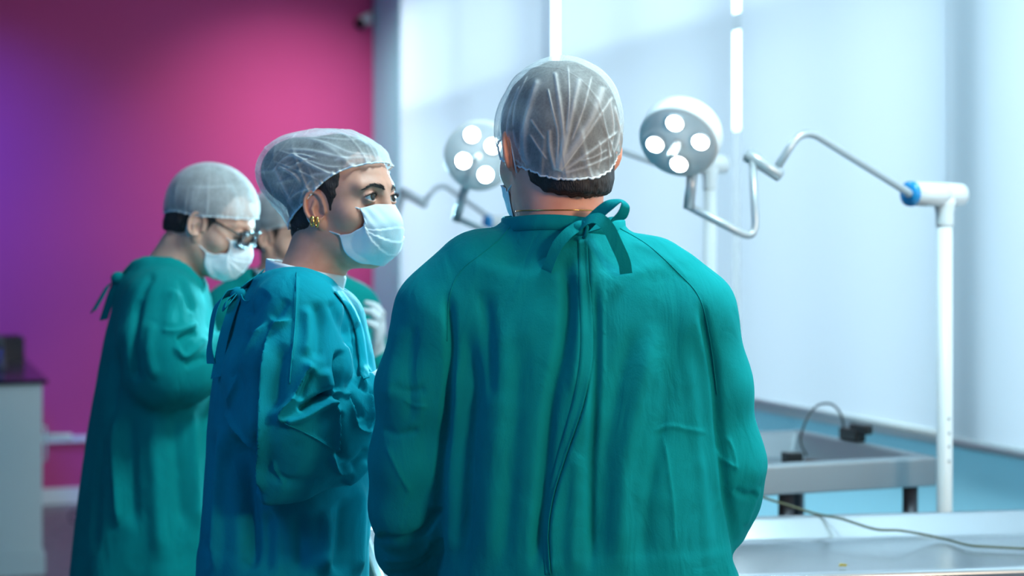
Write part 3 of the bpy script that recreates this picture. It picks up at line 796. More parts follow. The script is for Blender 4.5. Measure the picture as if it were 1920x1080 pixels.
# ================================================================== PERSON: man in front, back turned
def build_man():
    pl = Plane(1220); p = pl.p; Y0 = pl.Y
    hd = Head(p(1046, 284, .02), -math.sin(math.radians(24)), math.cos(math.radians(24)), pitch=math.radians(9), k=1.085)
    root = thing('person', (p(1075, 0)[0], Y0, 0), 'person seen from behind in teal surgical gown tied at the neck, sheer cap', 'person')
    armL = [p(832,594,0,.070), p(785,725,.0,.061), p(768,860,.02,.058), p(764,950,.04,.055), p(768,1026,.12,.050), p(800,1050,.24,.045)]
    armR = [p(1287,597,0,.071), p(1326,720,.01,.064), p(1354,870,.02,.063), p(1352,930,.05,.057), p(1330,985,.14,.050), p(1290,1010,.24,.045)]
    yoke = [p(840,590,.0,.072), p(905,529,.005,.075), p(1057,505,.0,.076), p(1212,541,.005,.075), p(1280,592,.0,.073)]
    rows = []
    for py, xl, xr, ry, dy in [(520,880,1245,.105,.01), (600,822,1322,.130,.02), (700,814,1350,.148,.03), (850,814,1366,.158,.035), (1000,816,1384,.168,.04), (1080,821,1391,.172,.04)]:
        rows.append([p(0,py)[2], (p(xl,0)[0]+p(xr,0)[0])/2, Y0+dy, (xr-xl)/2/1220, ry])
    rows += [[.55, rows[-1][1], Y0+.04, .250, .185], [.25, rows[-1][1], Y0+.04, .262, .195]]
    col = [[p(0,py)[2], p(cx,0)[0], Y0+.012, rx, ry] for py, cx, rx, ry in ((500,1057,.105,.102), (450,1057,.099,.098), (425,1056,.096,.095), (411,1056,.0945,.0935))]
    def torso(P): return smin(smin(loft(P, rows, 2.35), chain(P, yoke, .03), .045), loft(P, col, 2.0), .018)
    nb = hd.wor((0, -.035, -.05)); neck_pts = [(*hd.wor((0,-.022,-.035)), .060), (*p(1049,385,.0), .0615), (*p(1055,450,-.002), .064), (*p(1060,520,.01), .072)]
    hole = [(*p(1056,470,.012), .070), (*p(1056,440,.012), .080), (*p(1056,360,.012), .0805)]
    L = [ # folds of the back
      ('v', [(838,540),(846,660),(836,800),(824,920),(822,1085)], 9, 9, .1),
      ('v', [(868,600),(888,720),(878,860),(872,1000),(866,1090)], 15, 11, .25),
      ('r', [(852,640),(856,770),(846,900),(842,1085)], 10, 5),
      ('v', [(905,540),(918,640),(922,760)], 13, 5), ('r', [(945,560),(935,720),(925,900),(915,1085)], 20, 5),
      ('v', [(980,620),(968,780),(952,950),(940,1085)], 16, 4), 
      ('v', [(1052,470),(1066,560),(1056,650),(1036,740),(1022,860),(1012,980),(1002,1085)], 12, 10, .12),
      ('r', [(1082,470),(1086,560),(1082,660),(1066,760)], 10, 5),
      ('s', [(1034,1090),(1029,1000),(1040,930),(1062,856),(1097,752),(1112,655),(1107,560),(1099,445)], 7, 5.5, .05),
      ('v', [(1112,500),(1118,620),(1114,760),(1108,900),(1108,1085)], 9, 9, .15),
      ('r', [(1085,830),(1078,940),(1072,1085)], 13, 4),
      ('v', [(1195,590),(1160,720),(1135,860),(1125,1000),(1122,1085)], 17, 6),
      ('r', [(1232,600),(1200,740),(1172,880),(1158,1085)], 18, 6),
      ('v', [(1262,640),(1240,800),(1215,950),(1205,1085)], 15, 4.5),
      ('c', [(1243,806),(1254,890),(1262,960),(1264,1040)], 5, 2), ('r', [(1225,812),(1256,799),(1292,806),(1330,812)], 4, 1.2),
      ('r', [(1290,640),(1300,780),(1318,920),(1330,1085)], 14, 4), 
      ('v', [(1312,560),(1338,690),(1350,820),(1362,920),(1380,1020),(1388,1090)], 8, 9, .1),
      ('c', [(1345,840),(1360,865),(1385,880)], 5, 3), ('c', [(1362,815),(1376,850),(1380,890)], 4, 2.5),
      ('v', [(1375,915),(1398,930),(1420,925)], 7, 4), ('r', [(1395,990),(1410,950),(1425,910)], 6, 3),
      ('v', [(735,720),(762,735),(800,728)], 9, 3), ('c', [(752,745),(775,762),(805,760)], 5, 2), ('v', [(715,800),(745,815),(790,806)], 8, 2.5),
      ('c', [(722,830),(745,880),(772,930)], 6, 2.2), ('r', [(745,600),(735,680),(728,760)], 14, 4), ('v', [(775,600),(768,700),(770,800)], 13, 4),
      ('v', [(705,1002),(730,1012),(765,1012),(800,990),(818,950)], 7, 8, .1), ('r', [(712,1045),(750,1050),(790,1035),(815,1005)], 8, 4),
      ('v', [(720,1072),(760,1076),(800,1058),(818,1030)], 6, 4), 
      ('r', [(1180,450),(1240,480),(1300,530)], 7, 1.6), ]
    gown, bvh, v, f, n = make_gown(pl, root, M['gown_man'], torso, [armL, armR], hole, L, (-.30, Y0-.27, .21), (.48, Y0+.45, 1.56), .0055, 1,
                                   (.25, 1.25, .012, 11, rows[0][1], Y0+.04, 5), fold_gain=1.2,
                                   cuffs=[(armL[-1][:3], tuple(np.array(armL[-1][:3])+(.02,.10,-.01)), .034), (armR[-1][:3], tuple(np.array(armR[-1][:3])+(-.02,.10,-.01)), .034)])
    # collar band, back flap hem, seams
    strip(bvh, [(1101,448),(1107,540),(1112,655),(1097,752),(1063,855),(1040,930),(1030,1000),(1034,1078)], [(1083,450),(1086,540),(1088,655),(1074,748),(1046,850),(1028,926),(1018,1000),(1022,1078)], M['gown_man'], gown, 'back_flap_hem', .0022)
    seam(bvh, [(958,424),(935,450),(900,478),(862,510),(842,560),(838,640)], .0007, M['gown_man'], gown)
    seam(bvh, [(1162,428),(1215,460),(1270,510),(1312,560),(1332,640),(1345,740)], .0007, M['gown_man'], gown)
    # collar band round the neckline
    V = []; k = 96
    for a in np.linspace(0, 2*PI, k, endpoint=False):
        ca, sa = math.cos(a), math.sin(a); dz = .0025*math.sin(3*a+.6)+.003*ca*-1
        for rx, ry, py in ((.0985,.0975,436), (.0968,.0960,424), (.0958,.0950,412), (.0935,.0925,408.5), (.0895,.0885,409.5), (.0880,.0870,418), (.0890,.0880,436)):
            o = p(1056, py, .012); V.append((o[0]+rx*ca, o[1]+ry*sa, o[2]+dz))
    Fq = [(i*7+j, i*7+(j+1) % 7, ((i+1) % k)*7+(j+1) % 7, ((i+1) % k)*7+j) for i in range(k) for j in range(7)]
    fixn(mk('collar', V, Fq, M['gown_man'], gown))
    # bow at the nape
    g = M['gown_man']; tie_y = on_surface(bvh, 1087, 432)[1]
    def T(px, py, dy): return np.array(W(px, py, tie_y+dy))
    def rib(name, pts, side, w):
        P = crom([T(*q) for q in pts], 14); S = crom(side, 14) if np.ndim(side[0]) else side
        if np.ndim(side[0]): S = np.array([S[min(int(i*len(S)/len(P)), len(S)-1)] for i in range(len(P))])
        V, Fq = ribbon(P, S, w, .0014); return mk(name, V, Fq, g, gown, smooth=False)
    kn = MB().ellipsoid(T(1088,428,-.012), (.014, .008, .0115), 12); kn.build('tie_knot', g, gown)
    MB().tube([T(1096,416,-.020), T(1101,426,-.022), T(1099,440,-.020), T(1094,446,-.012)], .0028, 8).build('tie_knot', g, gown)
    rib('tie', [(1084,424,-.016),(1062,440,-.022),(1042,466,-.022),(1028,500,-.016),(1024,508,-.012),(1021,500,-.008),(1026,476,-.004),(1044,448,-.005),(1078,430,-.008)], [(.72,-.25,-.62)]*4+[(.85,-.3,-.3)]*2+[(.6,-.75,-.3)]*3, .0165)
    rib('tie', [(1080,434,-.012),(1048,456,-.008),(1020,486,-.005),(1004,510,-.004)], [(.62,-.2,-.72)]*4, .014)
    rib('tie', [(1090,422,-.018),(1104,412,-.026),(1122,410,-.032),(1140,426,-.034),(1156,458,-.030),(1170,490,-.022),(1174,513,-.014)], [(.2,.35,.9),(.35,.3,.85),(.6,.2,.7),(.8,.1,.5),(.88,0,.42),(.93,0,.3),(.97,0,.12)], .0185)
    rib('tie', [(1096,426,-.012),(1118,404,-.022),(1140,386,-.030),(1160,377,-.034),(1169,380,-.036),(1171,392,-.034),(1162,408,-.026),(1140,416,-.014),(1104,428,-.008)], [(-.45,.35,.8)]*2+[(-.4,.55,.7)]+[(-.1,.95,.3)]+[(.35,.9,.15)]+[(.8,.55,.1)]+[(.8,.5,-.2)]+[(.3,.6,.7)]*2, .019)
    # skin
    ex = standard_body(pl, rows[0][1], Y0+.03, 1.40, .19, lambda P: chain(P, neck_pts, .02), [shrink(armL, .026), shrink(armR, .026)], (0, 1), .13)
    hd.kw = dict(deg=40, ey=-.004)
    body_mesh('body', hd, ex, root, M['skin_man'], .0019, .011, (-.32, Y0-.24, -.01), (.50, Y0+.40, 1.8))
    for s in (1, -1): shoe(root, rows[0][1]+s*.075, Y0+.03, 0, 1)
    make_hair(hd, root, M['hair'], .0022, .0055, front=.07, nape=-.080, napey=-.022, burn=.010)
    C = [('r',[(1040,132),(1050,200),(1056,263),(1044,322)],4,2.0,.05,.55),('r',[(1087,145),(1074,203),(1062,263),(1048,320)],4.5,2.0,.05,.55),
         ('r',[(1132,160),(1108,223),(1078,272),(1046,322)],6,2.2,.05,.55),('c',[(1150,180),(1112,236),(1080,280),(1048,322)],2.5,1.6,.05,.6),
         ('r',[(1010,145),(988,217),(982,277),(992,318)],5.5,2.2,.08,.5),('c',[(1027,165),(1036,205),(1046,250),(1044,310)],2.2,1.6,.05,.6),
         ('c',[(1065,120),(1067,190),(1062,250)],1.8,1.4,.1,.55),('c',[(1110,140),(1094,203),(1070,268)],1.8,1.4,.1,.6),
         ('c',[(993,250),(1008,274),(1026,300)],1.8,1.4,.1,.5),('c',[(995,222),(1008,242),(1022,262)],1.8,1.2,.1,.5),('r',[(1030,240),(1032,280),(1042,322)],3.5,2,.1,.5),
         ('c',[(1152,195),(1161,250),(1150,290)],2.2,1.6,.1,.55),('c',[(1143,185),(1150,240),(1142,300)],2,1.5,.1,.5),('c',[(1164,230),(1166,265),(1160,290)],2,1.4,.1,.5),
         ('c',[(1160,245),(1110,282),(1050,324)],3,1.8,.08,.5),('c',[(1150,290),(1105,310),(1052,326)],2.5,1.5,.08,.5),('c',[(1122,262),(1126,290),(1120,318)],2,1.3,.1,.45),
         ('c',[(1085,300),(1110,296),(1140,280)],1.8,1.2,.1,.4),('r',[(975,160),(955,215),(950,270)],2.2,1.5,.1,.4),('c',[(990,140),(968,190),(962,240)],1.8,1.3,.1,.4),
         ('c',[(955,175),(940,220),(935,262)],1.8,1.3,.1,.4),('c',[(962,240),(968,270),(985,305)],1.8,1.3,.1,.4),('c',[(940,265),(955,290),(985,312)],1.8,1.3,.1,.4)]
    make_cap(hd, root, M['cap'], (.004, .60, .30), .006, lines=C, s=pl.s, px0=960, nf=420, nv=190, seed=2, wr=.0020, cross=0, ruffle=.0013)
    make_mask(hd, root)
    # thin chain round the neck
    P = []
    for a in np.linspace(0, 2*PI, 60):
        dr = np.array([math.cos(a), math.sin(a), 0]); o = np.array(p(1052,396,.0))+np.array([0,0,-.030*math.sin(a)*-1*0]) ; o[2] += -.055*max(math.sin(a), 0)
        t = np.array([.12]); 
        for _ in range(40):
            q = (o+dr*t)[None].astype(np.float32); t = t-.8*float(min(chain(q, neck_pts, .02)[0], hd.sdf(q)[0]))
        P.append(o+dr*(t+.001))
    MB().tube(np.array(P), .0009, 6, cap=False).build('necklace', M['gold'], root)
    make_glove(p(804,1050,.26), (.45,.8,-.12), (.3,.1,-1), -1, root, .0035); make_glove(p(1286,1012,.26), (-.45,.8,-.12), (-.3,.1,-1), 1, root, .0035)
    return root, hd

# ================================================================== PERSON: woman in profile
def build_woman():
    pl = Plane(1080); p = pl.p; Y0 = pl.Y
    hd = Head(p(643, 387, 0), math.cos(math.radians(30)), -math.sin(math.radians(30)), pitch=0, k=1.0)
    root = thing('person', (p(545, 0)[0], Y0, 0), 'person in blue-teal gown, white mask and gold earrings looking right', 'person')
    armR = [p(566,598,-.165,.066), p(556,690,-.185,.074), p(552,780,-.19,.074), p(562,828,-.17,.066), p(612,802,-.135,.068), p(655,780,-.115,.066), p(690,742,-.09,.046)]
    armL = [p(575,598,.165,.066), p(560,720,.19,.074), p(560,840,.18,.074), p(630,830,.12,.066), p(700,770,.04,.044)]
    web = [p(478,700,-.13,.050), p(500,800,-.15,.050), p(520,888,-.17,.034)]
    tip = [p(545,868,-.175,.052), p(520,900,-.182,.030), p(497,928,-.185,.009)]
    tip2 = [p(497,928,-.185,.009), p(560,908,-.17,.018), p(640,876,-.14,.020), p(684,846,-.115,.020)]
    low = [p(552,868,-.18,.036), p(630,846,-.15,.040), p(668,815,-.12,.040)]
    yoke = [p(552,585,-.155,.070), p(548,580,-.08,.066), p(545,588,0,.070), p(550,580,.08,.066), p(560,585,.155,.068)]
    rows = []
    for py, xl, xr, ry in [(535,478,640,.10), (570,445,676,.130), (620,424,690,.148), (700,404,705,.152), (800,392,706,.146), (900,384,700,.142), (1000,378,694,.152), (1080,372,691,.172)]:
        rows.append([p(0,py)[2], (p(xl,0)[0]+p(xr,0)[0])/2, Y0, (xr-xl)/2/1080, ry])
    rows += [[.5, rows[-1][1], Y0, .158, .185], [.25, rows[-1][1], Y0, .165, .19]]
    def torso(P): return smin(loft(P, rows, 2.2), chain(P, yoke, .03), .05)
    def torso2(P): return torso(P)
    neck_pts = [(*hd.wor((0,-.020,-.045)), .047), (*p(599,470,.0), .0475), (*p(585,520,.0), .052), (*p(570,560,0), .07)]
    hole = [(*p(575,560,0), .055), (*p(566,525,0), .080), (*p(566,490,0), .105)]
    L = [('c',[(584,676),(572,700),(553,743),(532,770),(528,784),(540,793)],9,13,.1), ('r',[(532,793),(567,783),(600,762),(624,746)],8,8,.12),
         ('v',[(558,770),(587,753),(612,742),(628,734)],6,14,.12), ('v',[(585,690),(570,725),(556,752)],9,9,.2), ('r',[(604,690),(612,712),(616,735)],12,6,.3),
         ('v',[(622,765),(634,755),(636,735)],6,10,.2), ('c',[(532,793),(575,813),(602,828),(628,846)],3,2,.05),
         ('c',[(621,744),(626,785),(629,830),(630,850)],6,9,.1), ('v',[(636,770),(638,810),(640,850),(640,868)],8,9,.15),
         ('c',[(619,849),(628,872),(640,884),(664,874)],6,7,.15), ('c',[(640,738),(655,746),(662,788),(668,802),(684,808),(702,806)],5,8,.12),
         ('c',[(665,722),(678,713),(692,743),(699,795)],7,7,.15), ('v',[(652,735),(668,765),(678,790)],7,7,.2), ('r',[(642,907),(668,888),(690,862)],6,6,.2),
         ('v',[(650,880),(672,862),(690,838)],7,4,.2), ('v',[(672,715),(690,735),(706,742)],6,6,.2),
         ('v',[(637,655),(632,695),(634,738)],6,9,.15), ('r',[(652,640),(650,690),(655,720)],8,5), ('v',[(666,600),(671,660),(676,712)],6,8,.15), ('c',[(640,560),(662,600),(672,650)],5,5,.2),
         ('c',[(552,598),(520,612),(505,635),(498,708),(495,800),(493,893),(490,930)],8,10,.1), ('v',[(535,640),(520,700),(516,780)],14,7,.25),
         ('v',[(488,660),(480,740),(478,830),(478,890)],10,9,.2), ('c',[(502,600),(484,635),(466,672),(450,718),(426,768)],7,7,.15), ('v',[(515,600),(500,640),(486,690)],8,6,.2),
         ('v',[(470,620),(455,670),(440,720)],9,5,.2), ('c',[(424,768),(438,795),(460,828),(490,880)],4,5,.1),
         ('v',[(432,800),(446,850),(462,905),(470,1000),(470,1085)],16,14,.2), ('r',[(420,782),(414,875),(407,960),(400,1085)],9,7,.2), ('v',[(402,800),(394,900),(388,1085)],9,5),
         ('v',[(500,950),(502,1000),(498,1085)],14,6,.25), ('r',[(610,945),(612,1010),(606,1085)],14,7,.25), ('v',[(645,930),(640,1000),(634,1085)],12,7,.2), ('r',[(676,900),(674,990),(670,1085)],11,6,.2), ('v',[(560,950),(566,1020),(566,1085)],14,6,.3),
         ('c',[(556,515),(554,560),(552,620),(545,680)],3,2.2,.05), ('v',[(590,560),(600,620),(596,680)],12,5,.2), ('r',[(575,570),(578,630),(570,670)],10,4,.2), ('v',[(618,560),(640,610),(655,640)],9,4,.2),
         ('v',[(510,880),(530,900),(570,905),(610,895)],9,3,.2), ('c',[(512,860),(520,890),(535,912)],4,2.5,.2), ('v',[(500,545),(480,575),(462,600)],10,4,.2),('v',[(540,560),(525,585),(508,600)],9,3,.2)]
    def arms_torso(P):
        d = torso(P); d = smin(d, chain(P, web, .03), .04); return d
    # the loose lower sleeve belongs to the right arm
    class _A(list): pass
    gown, bvh, v, f, n = make_gown(pl, root, M['gown_woman'], arms_torso, [armR, armL, tip, low, tip2], hole, L, (-.60, Y0-.32, .21), (-.18, Y0+.31, 1.47), .0052, 1,
                                   (.25, 1.15, .010, 12, rows[0][1], Y0, 9), smooth=1, k_arm=.024, fold_gain=1.9, sleeve_ids=[1,2,1,1,1],
                                   cuffs=[(armR[-1][:3], tuple(np.array(armR[-1][:3])+(.08,.02,.05)), .036), (armL[-1][:3], tuple(np.array(armL[-1][:3])+(.08,-.04,.04)), .036)])
    seam(bvh, [(556,512),(555,560),(552,620),(546,680),(543,720)], .0013, M['gown_woman'], gown)
    seam(bvh, [(533,793),(575,813),(602,828),(629,846)], .0014, M['gown_woman'], gown)
    strip(bvh, [(624,548),(648,580),(664,620),(672,670),(678,712)], [(642,546),(664,578),(680,618),(688,668),(693,708)], M['gown_woman'], gown, 'front_hem', .003)
    # undershirt: a white collar ring inside the gown neckline
    V = []; k = 64
    rings = [(p(574,560,0), .074), (p(570,532,0), .081), (p(574,507,0), .0835), (p(574,501,0), .0825), (p(575,502,0), .0795), (p(576,535,0), .067)]
    tl = np.array([.17, 0, 0])
    for o, r in rings:
        for j in range(k):
            a = 2*PI*j/k; x = math.cos(a)*r*.83; y = math.sin(a)*r*.95
            V.append((o[0]+x, o[1]+y, o[2]-x*.22+.0))
    Fq = [(i*k+j, i*k+(j+1)%k, (i+1)*k+(j+1)%k, (i+1)*k+j) for i in range(len(rings)-1) for j in range(k)]
    mk('undershirt', V, Fq, M['shirt'], root)
    ex = standard_body(pl, rows[3][1], Y0, 1.36, .15, lambda P: chain(P, neck_pts, .02), [shrink(armR, .036), shrink(armL, .034)], (1, 0), .115)
    body_mesh('body', hd, ex, root, M['skin_woman'], .0013, .010, (-.62, Y0-.30, -.01), (-.15, Y0+.30, 1.7))
    for s in (1, -1): shoe(root, rows[3][1]+.0, Y0+s*.075, 1, 0)
    bun = ((0, -.088, .062), (.070, .078, .064))
    make_hair(hd, root, M['hair'], .0022, .005, bun=((0, -.088, .062), (.068, .076, .062)), front=.082, side=.036, burn=.014, nape=-.066, napey=-.012)
    WC = [[(720,287),(640,250),(557,243),(507,253)],[(707,290),(657,287),(607,267),(550,257)],[(673,303),(627,293),(580,283),(523,280)],[(653,313),(613,313),(573,300),(507,277)],
          [(627,330),(583,310),(540,283)],[(607,343),(573,327),(533,310),(500,300)],[(567,347),(550,327),(517,310)],[(550,387),(530,347),(513,310)],[(533,400),(510,360),(503,327)],[(563,387),(570,357),(587,333)],
          [(540,236),(627,231),(693,246)],[(725,292),(700,270),(660,252)],[(700,298),(660,296),(620,303)],[(590,352),(560,360),(540,375)],[(640,332),(612,326),(580,330)],[(600,300),(560,290),(530,300),(505,330)],[(690,262),(640,262),(590,258),(540,262)]]
    rw = random.Random(9)
    WL = [('c' if i % 2 else 'r', l, rw.uniform(1.6, 3.6), rw.uniform(1.4, 3.2), .2, rw.uniform(.22, .5)) for i, l in enumerate(WC)]
    make_cap(hd, root, M['cap'], (.024, .66), .007, bun=bun, lines=WL, s=pl.s, px0=960, nf=420, nv=190, seed=5, wr=.0034)
    make_mask(hd, root)
    make_eyes(hd, root, gaze=(.10, 1, .10)); make_brows(hd, root)
    # two gold hoops in the lobe
    for px, py, r in ((594, 412, .0082), (585, 411, .0080)):
        c = W(px, py+4, Y0-.074); P = [c+r*np.array([.35*math.cos(a), -.75*math.cos(a)*.5, math.sin(a)]) for a in np.linspace(0, 2*PI, 32)]
        MB().tube(np.array(P), .0017, 8, cap=False).build('earring', M['gold'], root)
    g = M['gown_woman']; yb = Y0-.06
    def T(px, py, dy=0): return np.array(W(px, py, yb+dy))
    def rib(pts, side, w):
        P = crom([T(*q) for q in pts], 14); S0 = np.array(side, float); i = np.linspace(0, len(S0)-1, len(P)); S = np.stack([np.interp(i, np.arange(len(S0)), S0[:, c]) for c in range(3)], -1)
        V, Fq = ribbon(P, S, w, .0014); return mk('tie', V, Fq, g, gown, smooth=False)
    MB().ellipsoid(T(446,552,-.03), (.014, .010, .013), 12).build('tie_knot', g, gown)
    rib([(440,548,-.03),(424,552,-.035),(408,570,-.04),(399,600,-.045),(394,640,-.045),(393,660,-.045),(396,682,-.045)], [(.3,-.6,.7),(.3,-.6,.7),(.6,-.7,.2),(.6,-.8,.1),(.5,-.85,0),(.7,-.7,0),(.9,-.4,0)], .017)
    rib([(444,556,-.035),(432,590,-.045),(420,630,-.05),(412,670,-.05),(405,708,-.05)], [(.9,-.4,.25)]*5, .021)
    rib([(448,546,-.03),(462,535,-.025),(478,524,-.01),(491,512,0)], [(.5,-.5,.7)]*4, .022)
    rib([(450,556,-.03),(458,570,-.06),(475,566,-.075),(498,552,-.08),(520,540,-.07)], [(.2,-.5,.8)]*5, .015)
    rib([(442,554,-.035),(428,572,-.05),(420,580,-.05),(424,566,-.045),(440,552,-.035)], [(.5,-.6,.5)]*5, .012)
    make_glove(p(690,740,-.09), (.72,.12,.52), (.2,.5,-.8), 1, root, .003, curl=.7); make_glove(p(702,768,.04), (.85,-.25,.25), (0,-.2,-1), -1, root, .0035)
    return root, hd

# ================================================================== PERSON: bent over, with glasses
def build_left():
    pl = Plane(840); p = pl.p; Y0 = pl.Y
    hd = Head(p(394, 420, 0), .985, -.17, pitch=math.radians(25), k=1.0)
    root = thing('person', (p(290, 0)[0], Y0, 0), 'person in green gown, glasses and mask bending forward by magenta wall', 'person')
    armR = [p(312,585,-.15,.082), p(300,650,-.19,.088), p(308,690,-.19,.080), p(350,694,-.17,.066), p(398,676,-.13,.054), p(440,660,-.10,.044)]
    armL = [p(330,580,.15,.08), p(320,680,.18,.082), p(380,690,.15,.066), p(450,670,.08,.044)]
    yoke = [p(300,572,-.14,.075), p(305,545,-.06,.075), p(308,540,0,.078), p(315,545,.06,.075), p(320,572,.14,.075)]
    rows = []
    for py, xl, xr, ry in [(505,262,352,.09), (540,232,374,.13), (600,212,396,.165), (700,190,412,.18), (850,165,424,.19), (1000,146,432,.2), (1080,139,436,.205)]:
        rows.append([p(0,py)[2], (p(xl,0)[0]+p(xr,0)[0])/2, Y0, (xr-xl)/2/840, ry])
    rows += [[.55, rows[-1][1], Y0, .18, .21], [.25, rows[-1][1], Y0, .185, .215]]
    def torso(P): return smin(loft(P, rows, 2.2), chain(P, yoke, .03), .05)
    neck_pts = [(*hd.wor((0,-.022,-.045)), .050), (*p(345,470,0), .052), (*p(325,510,0), .058), (*p(312,550,0), .07)]
    hole = [(*p(316,535,0), .058), (*p(322,500,0), .074), (*p(326,470,0), .095)]
    L = [('c',[(300,620),(330,622),(360,612),(372,606)],6,6,.15), ('v',[(330,640),(352,628),(368,622)],5,9,.2), ('r',[(326,645),(345,668),(372,650),(390,630)],6,6,.15), ('v',[(345,690),(365,678),(388,668)],6,5,.2),
         ('r',[(330,540),(318,580),(316,620)],12,5), ('v',[(262,560),(250,630),(252,690),(262,720)],8,9,.15), ('r',[(285,600),(278,660),(290,715)],10,5), ('v',[(225,620),(215,720),(205,830)],9,6,.2), ('r',[(212,760),(215,860),(222,1000)],7,8,.2), ('v',[(240,760),(245,880),(250,1000)],14,9,.2), ('r',[(285,770),(290,900),(300,1060)],14,6), ('v',[(325,770),(335,900),(345,1000)],13,7,.2), ('r',[(360,760),(366,880),(370,1000)],10,6),
         ('v',[(195,780),(185,900),(175,1050)],9,5,.2), ('v',[(290,510),(272,540),(258,580)],8,4,.2), ('v',[(335,520),(352,560),(362,590)],7,4,.2)]
    gown, bvh, v, f, n = make_gown(pl, root, M['gown_back'], torso, [armR, armL], hole, L, (-1.04, Y0-.33, .21), (-.52, Y0+.33, 1.48), .0075, 1,
                                   (.25, 1.15, .014, 11, rows[0][1], Y0, 3), k_arm=.04,
                                   cuffs=[(armR[-1][:3], tuple(np.array(armR[-1][:3])+(.08,.02,.02)), .034)])
    ex = standard_body(pl, rows[2][1], Y0, 1.34, .18, lambda P: chain(P, neck_pts, .02), [shrink(armR, .03), shrink(armL, .03)], (1, 0), .115)
    body_mesh('body', hd, ex, root, M['skin_fair'], .0024, .012, (-1.06, Y0-.31, -.01), (-.46, Y0+.31, 1.72))
    for s in (1, -1): shoe(root, rows[2][1], Y0+s*.075, 1, 0)
    make_hair(hd, root, M['hair_brown'], .003, .006, front=.08, nape=-.055)
    make_cap(hd, root, M['cap_dense'], (.020, .36), .007, nf=240, nv=90, seed=8, wr=.0018, cross=6)
    make_mask(hd, root); make_eyes(hd, root, gaze=(0, 1, -.4))
    # glasses: two rims, bridge, temples, lenses
    gl = None
    for sg in (1, -1):
        rim = [(sg*(.034+.026*math.copysign(abs(math.cos(a))**.7, math.cos(a))), .1045-.010*abs(math.cos(a))*0-(.012 if sg*math.cos(a)*sg > .5 else 0)*0, .008+.019*math.copysign(abs(math.sin(a))**.7, math.sin(a))) for a in np.linspace(0, 2*PI, 37)]
        rim = np.array(rim); rim[:, 1] -= np.clip((np.abs(rim[:, 0])-.03)*.35, 0, .02)
        mb = MB().tube(hd.wor(rim), .0026, 8, cap=False)
        o = mb.build('glasses_rim' if gl else 'glasses', M['glasses'], gl or root)
        gl = gl or o
        c = rim[:-1].mean(0); V = [c]+[r for r in rim[:-1]]; Fq = [(0, i+1, (i+1) % 36+1) for i in range(36)]
        mk('lens', hd.wor(np.array(V)), Fq, M['lens'], gl, solid=.001)
        t = crom([(sg*.060, .094, .014), (sg*.071, .06, .018), (sg*.077, .0, .022), (sg*.078, -.02, .010)], 8)
        MB().tube(hd.wor(t), .0024, 8).build('temple_arm', M['glasses'], gl)
    MB().tube(hd.wor(crom([(-.009,.104,.012),(0,.1065,.015),(.009,.104,.012)], 6)), .0022, 8).build('bridge', M['glasses'], gl)
    g = M['gown_back']
    def T(px, py, dy=0): return np.array(W(px, py, Y0-.06+dy))
    def rib(pts, side, w):
        P = crom([T(*q) for q in pts], 14); V, Fq = ribbon(P, side, w, .002); return mk('tie', V, Fq, g, gown)
    MB().ellipsoid(T(222,522), (.017, .012, .015), 10).build('tie_knot', g, gown)
    rib([(220,522),(203,536),(190,558),(175,584)], (.8,-.3,.5), .018); rib([(220,526),(210,550),(202,575),(194,600)], (.9,-.4,.15), .022)
    rib([(224,520),(236,506),(252,492)], (.5,-.5,.7), .022); rib([(226,526),(245,520),(262,512)], (.3,-.5,.8), .018)
    make_glove(p(440,660,-.10), (.85,.15,-.1), (.1,.1,-1), 1, root, .004); make_glove(p(452,670,.08), (.85,-.1,-.1), (0,-.2,-1), -1, root, .004)
    return root, hd

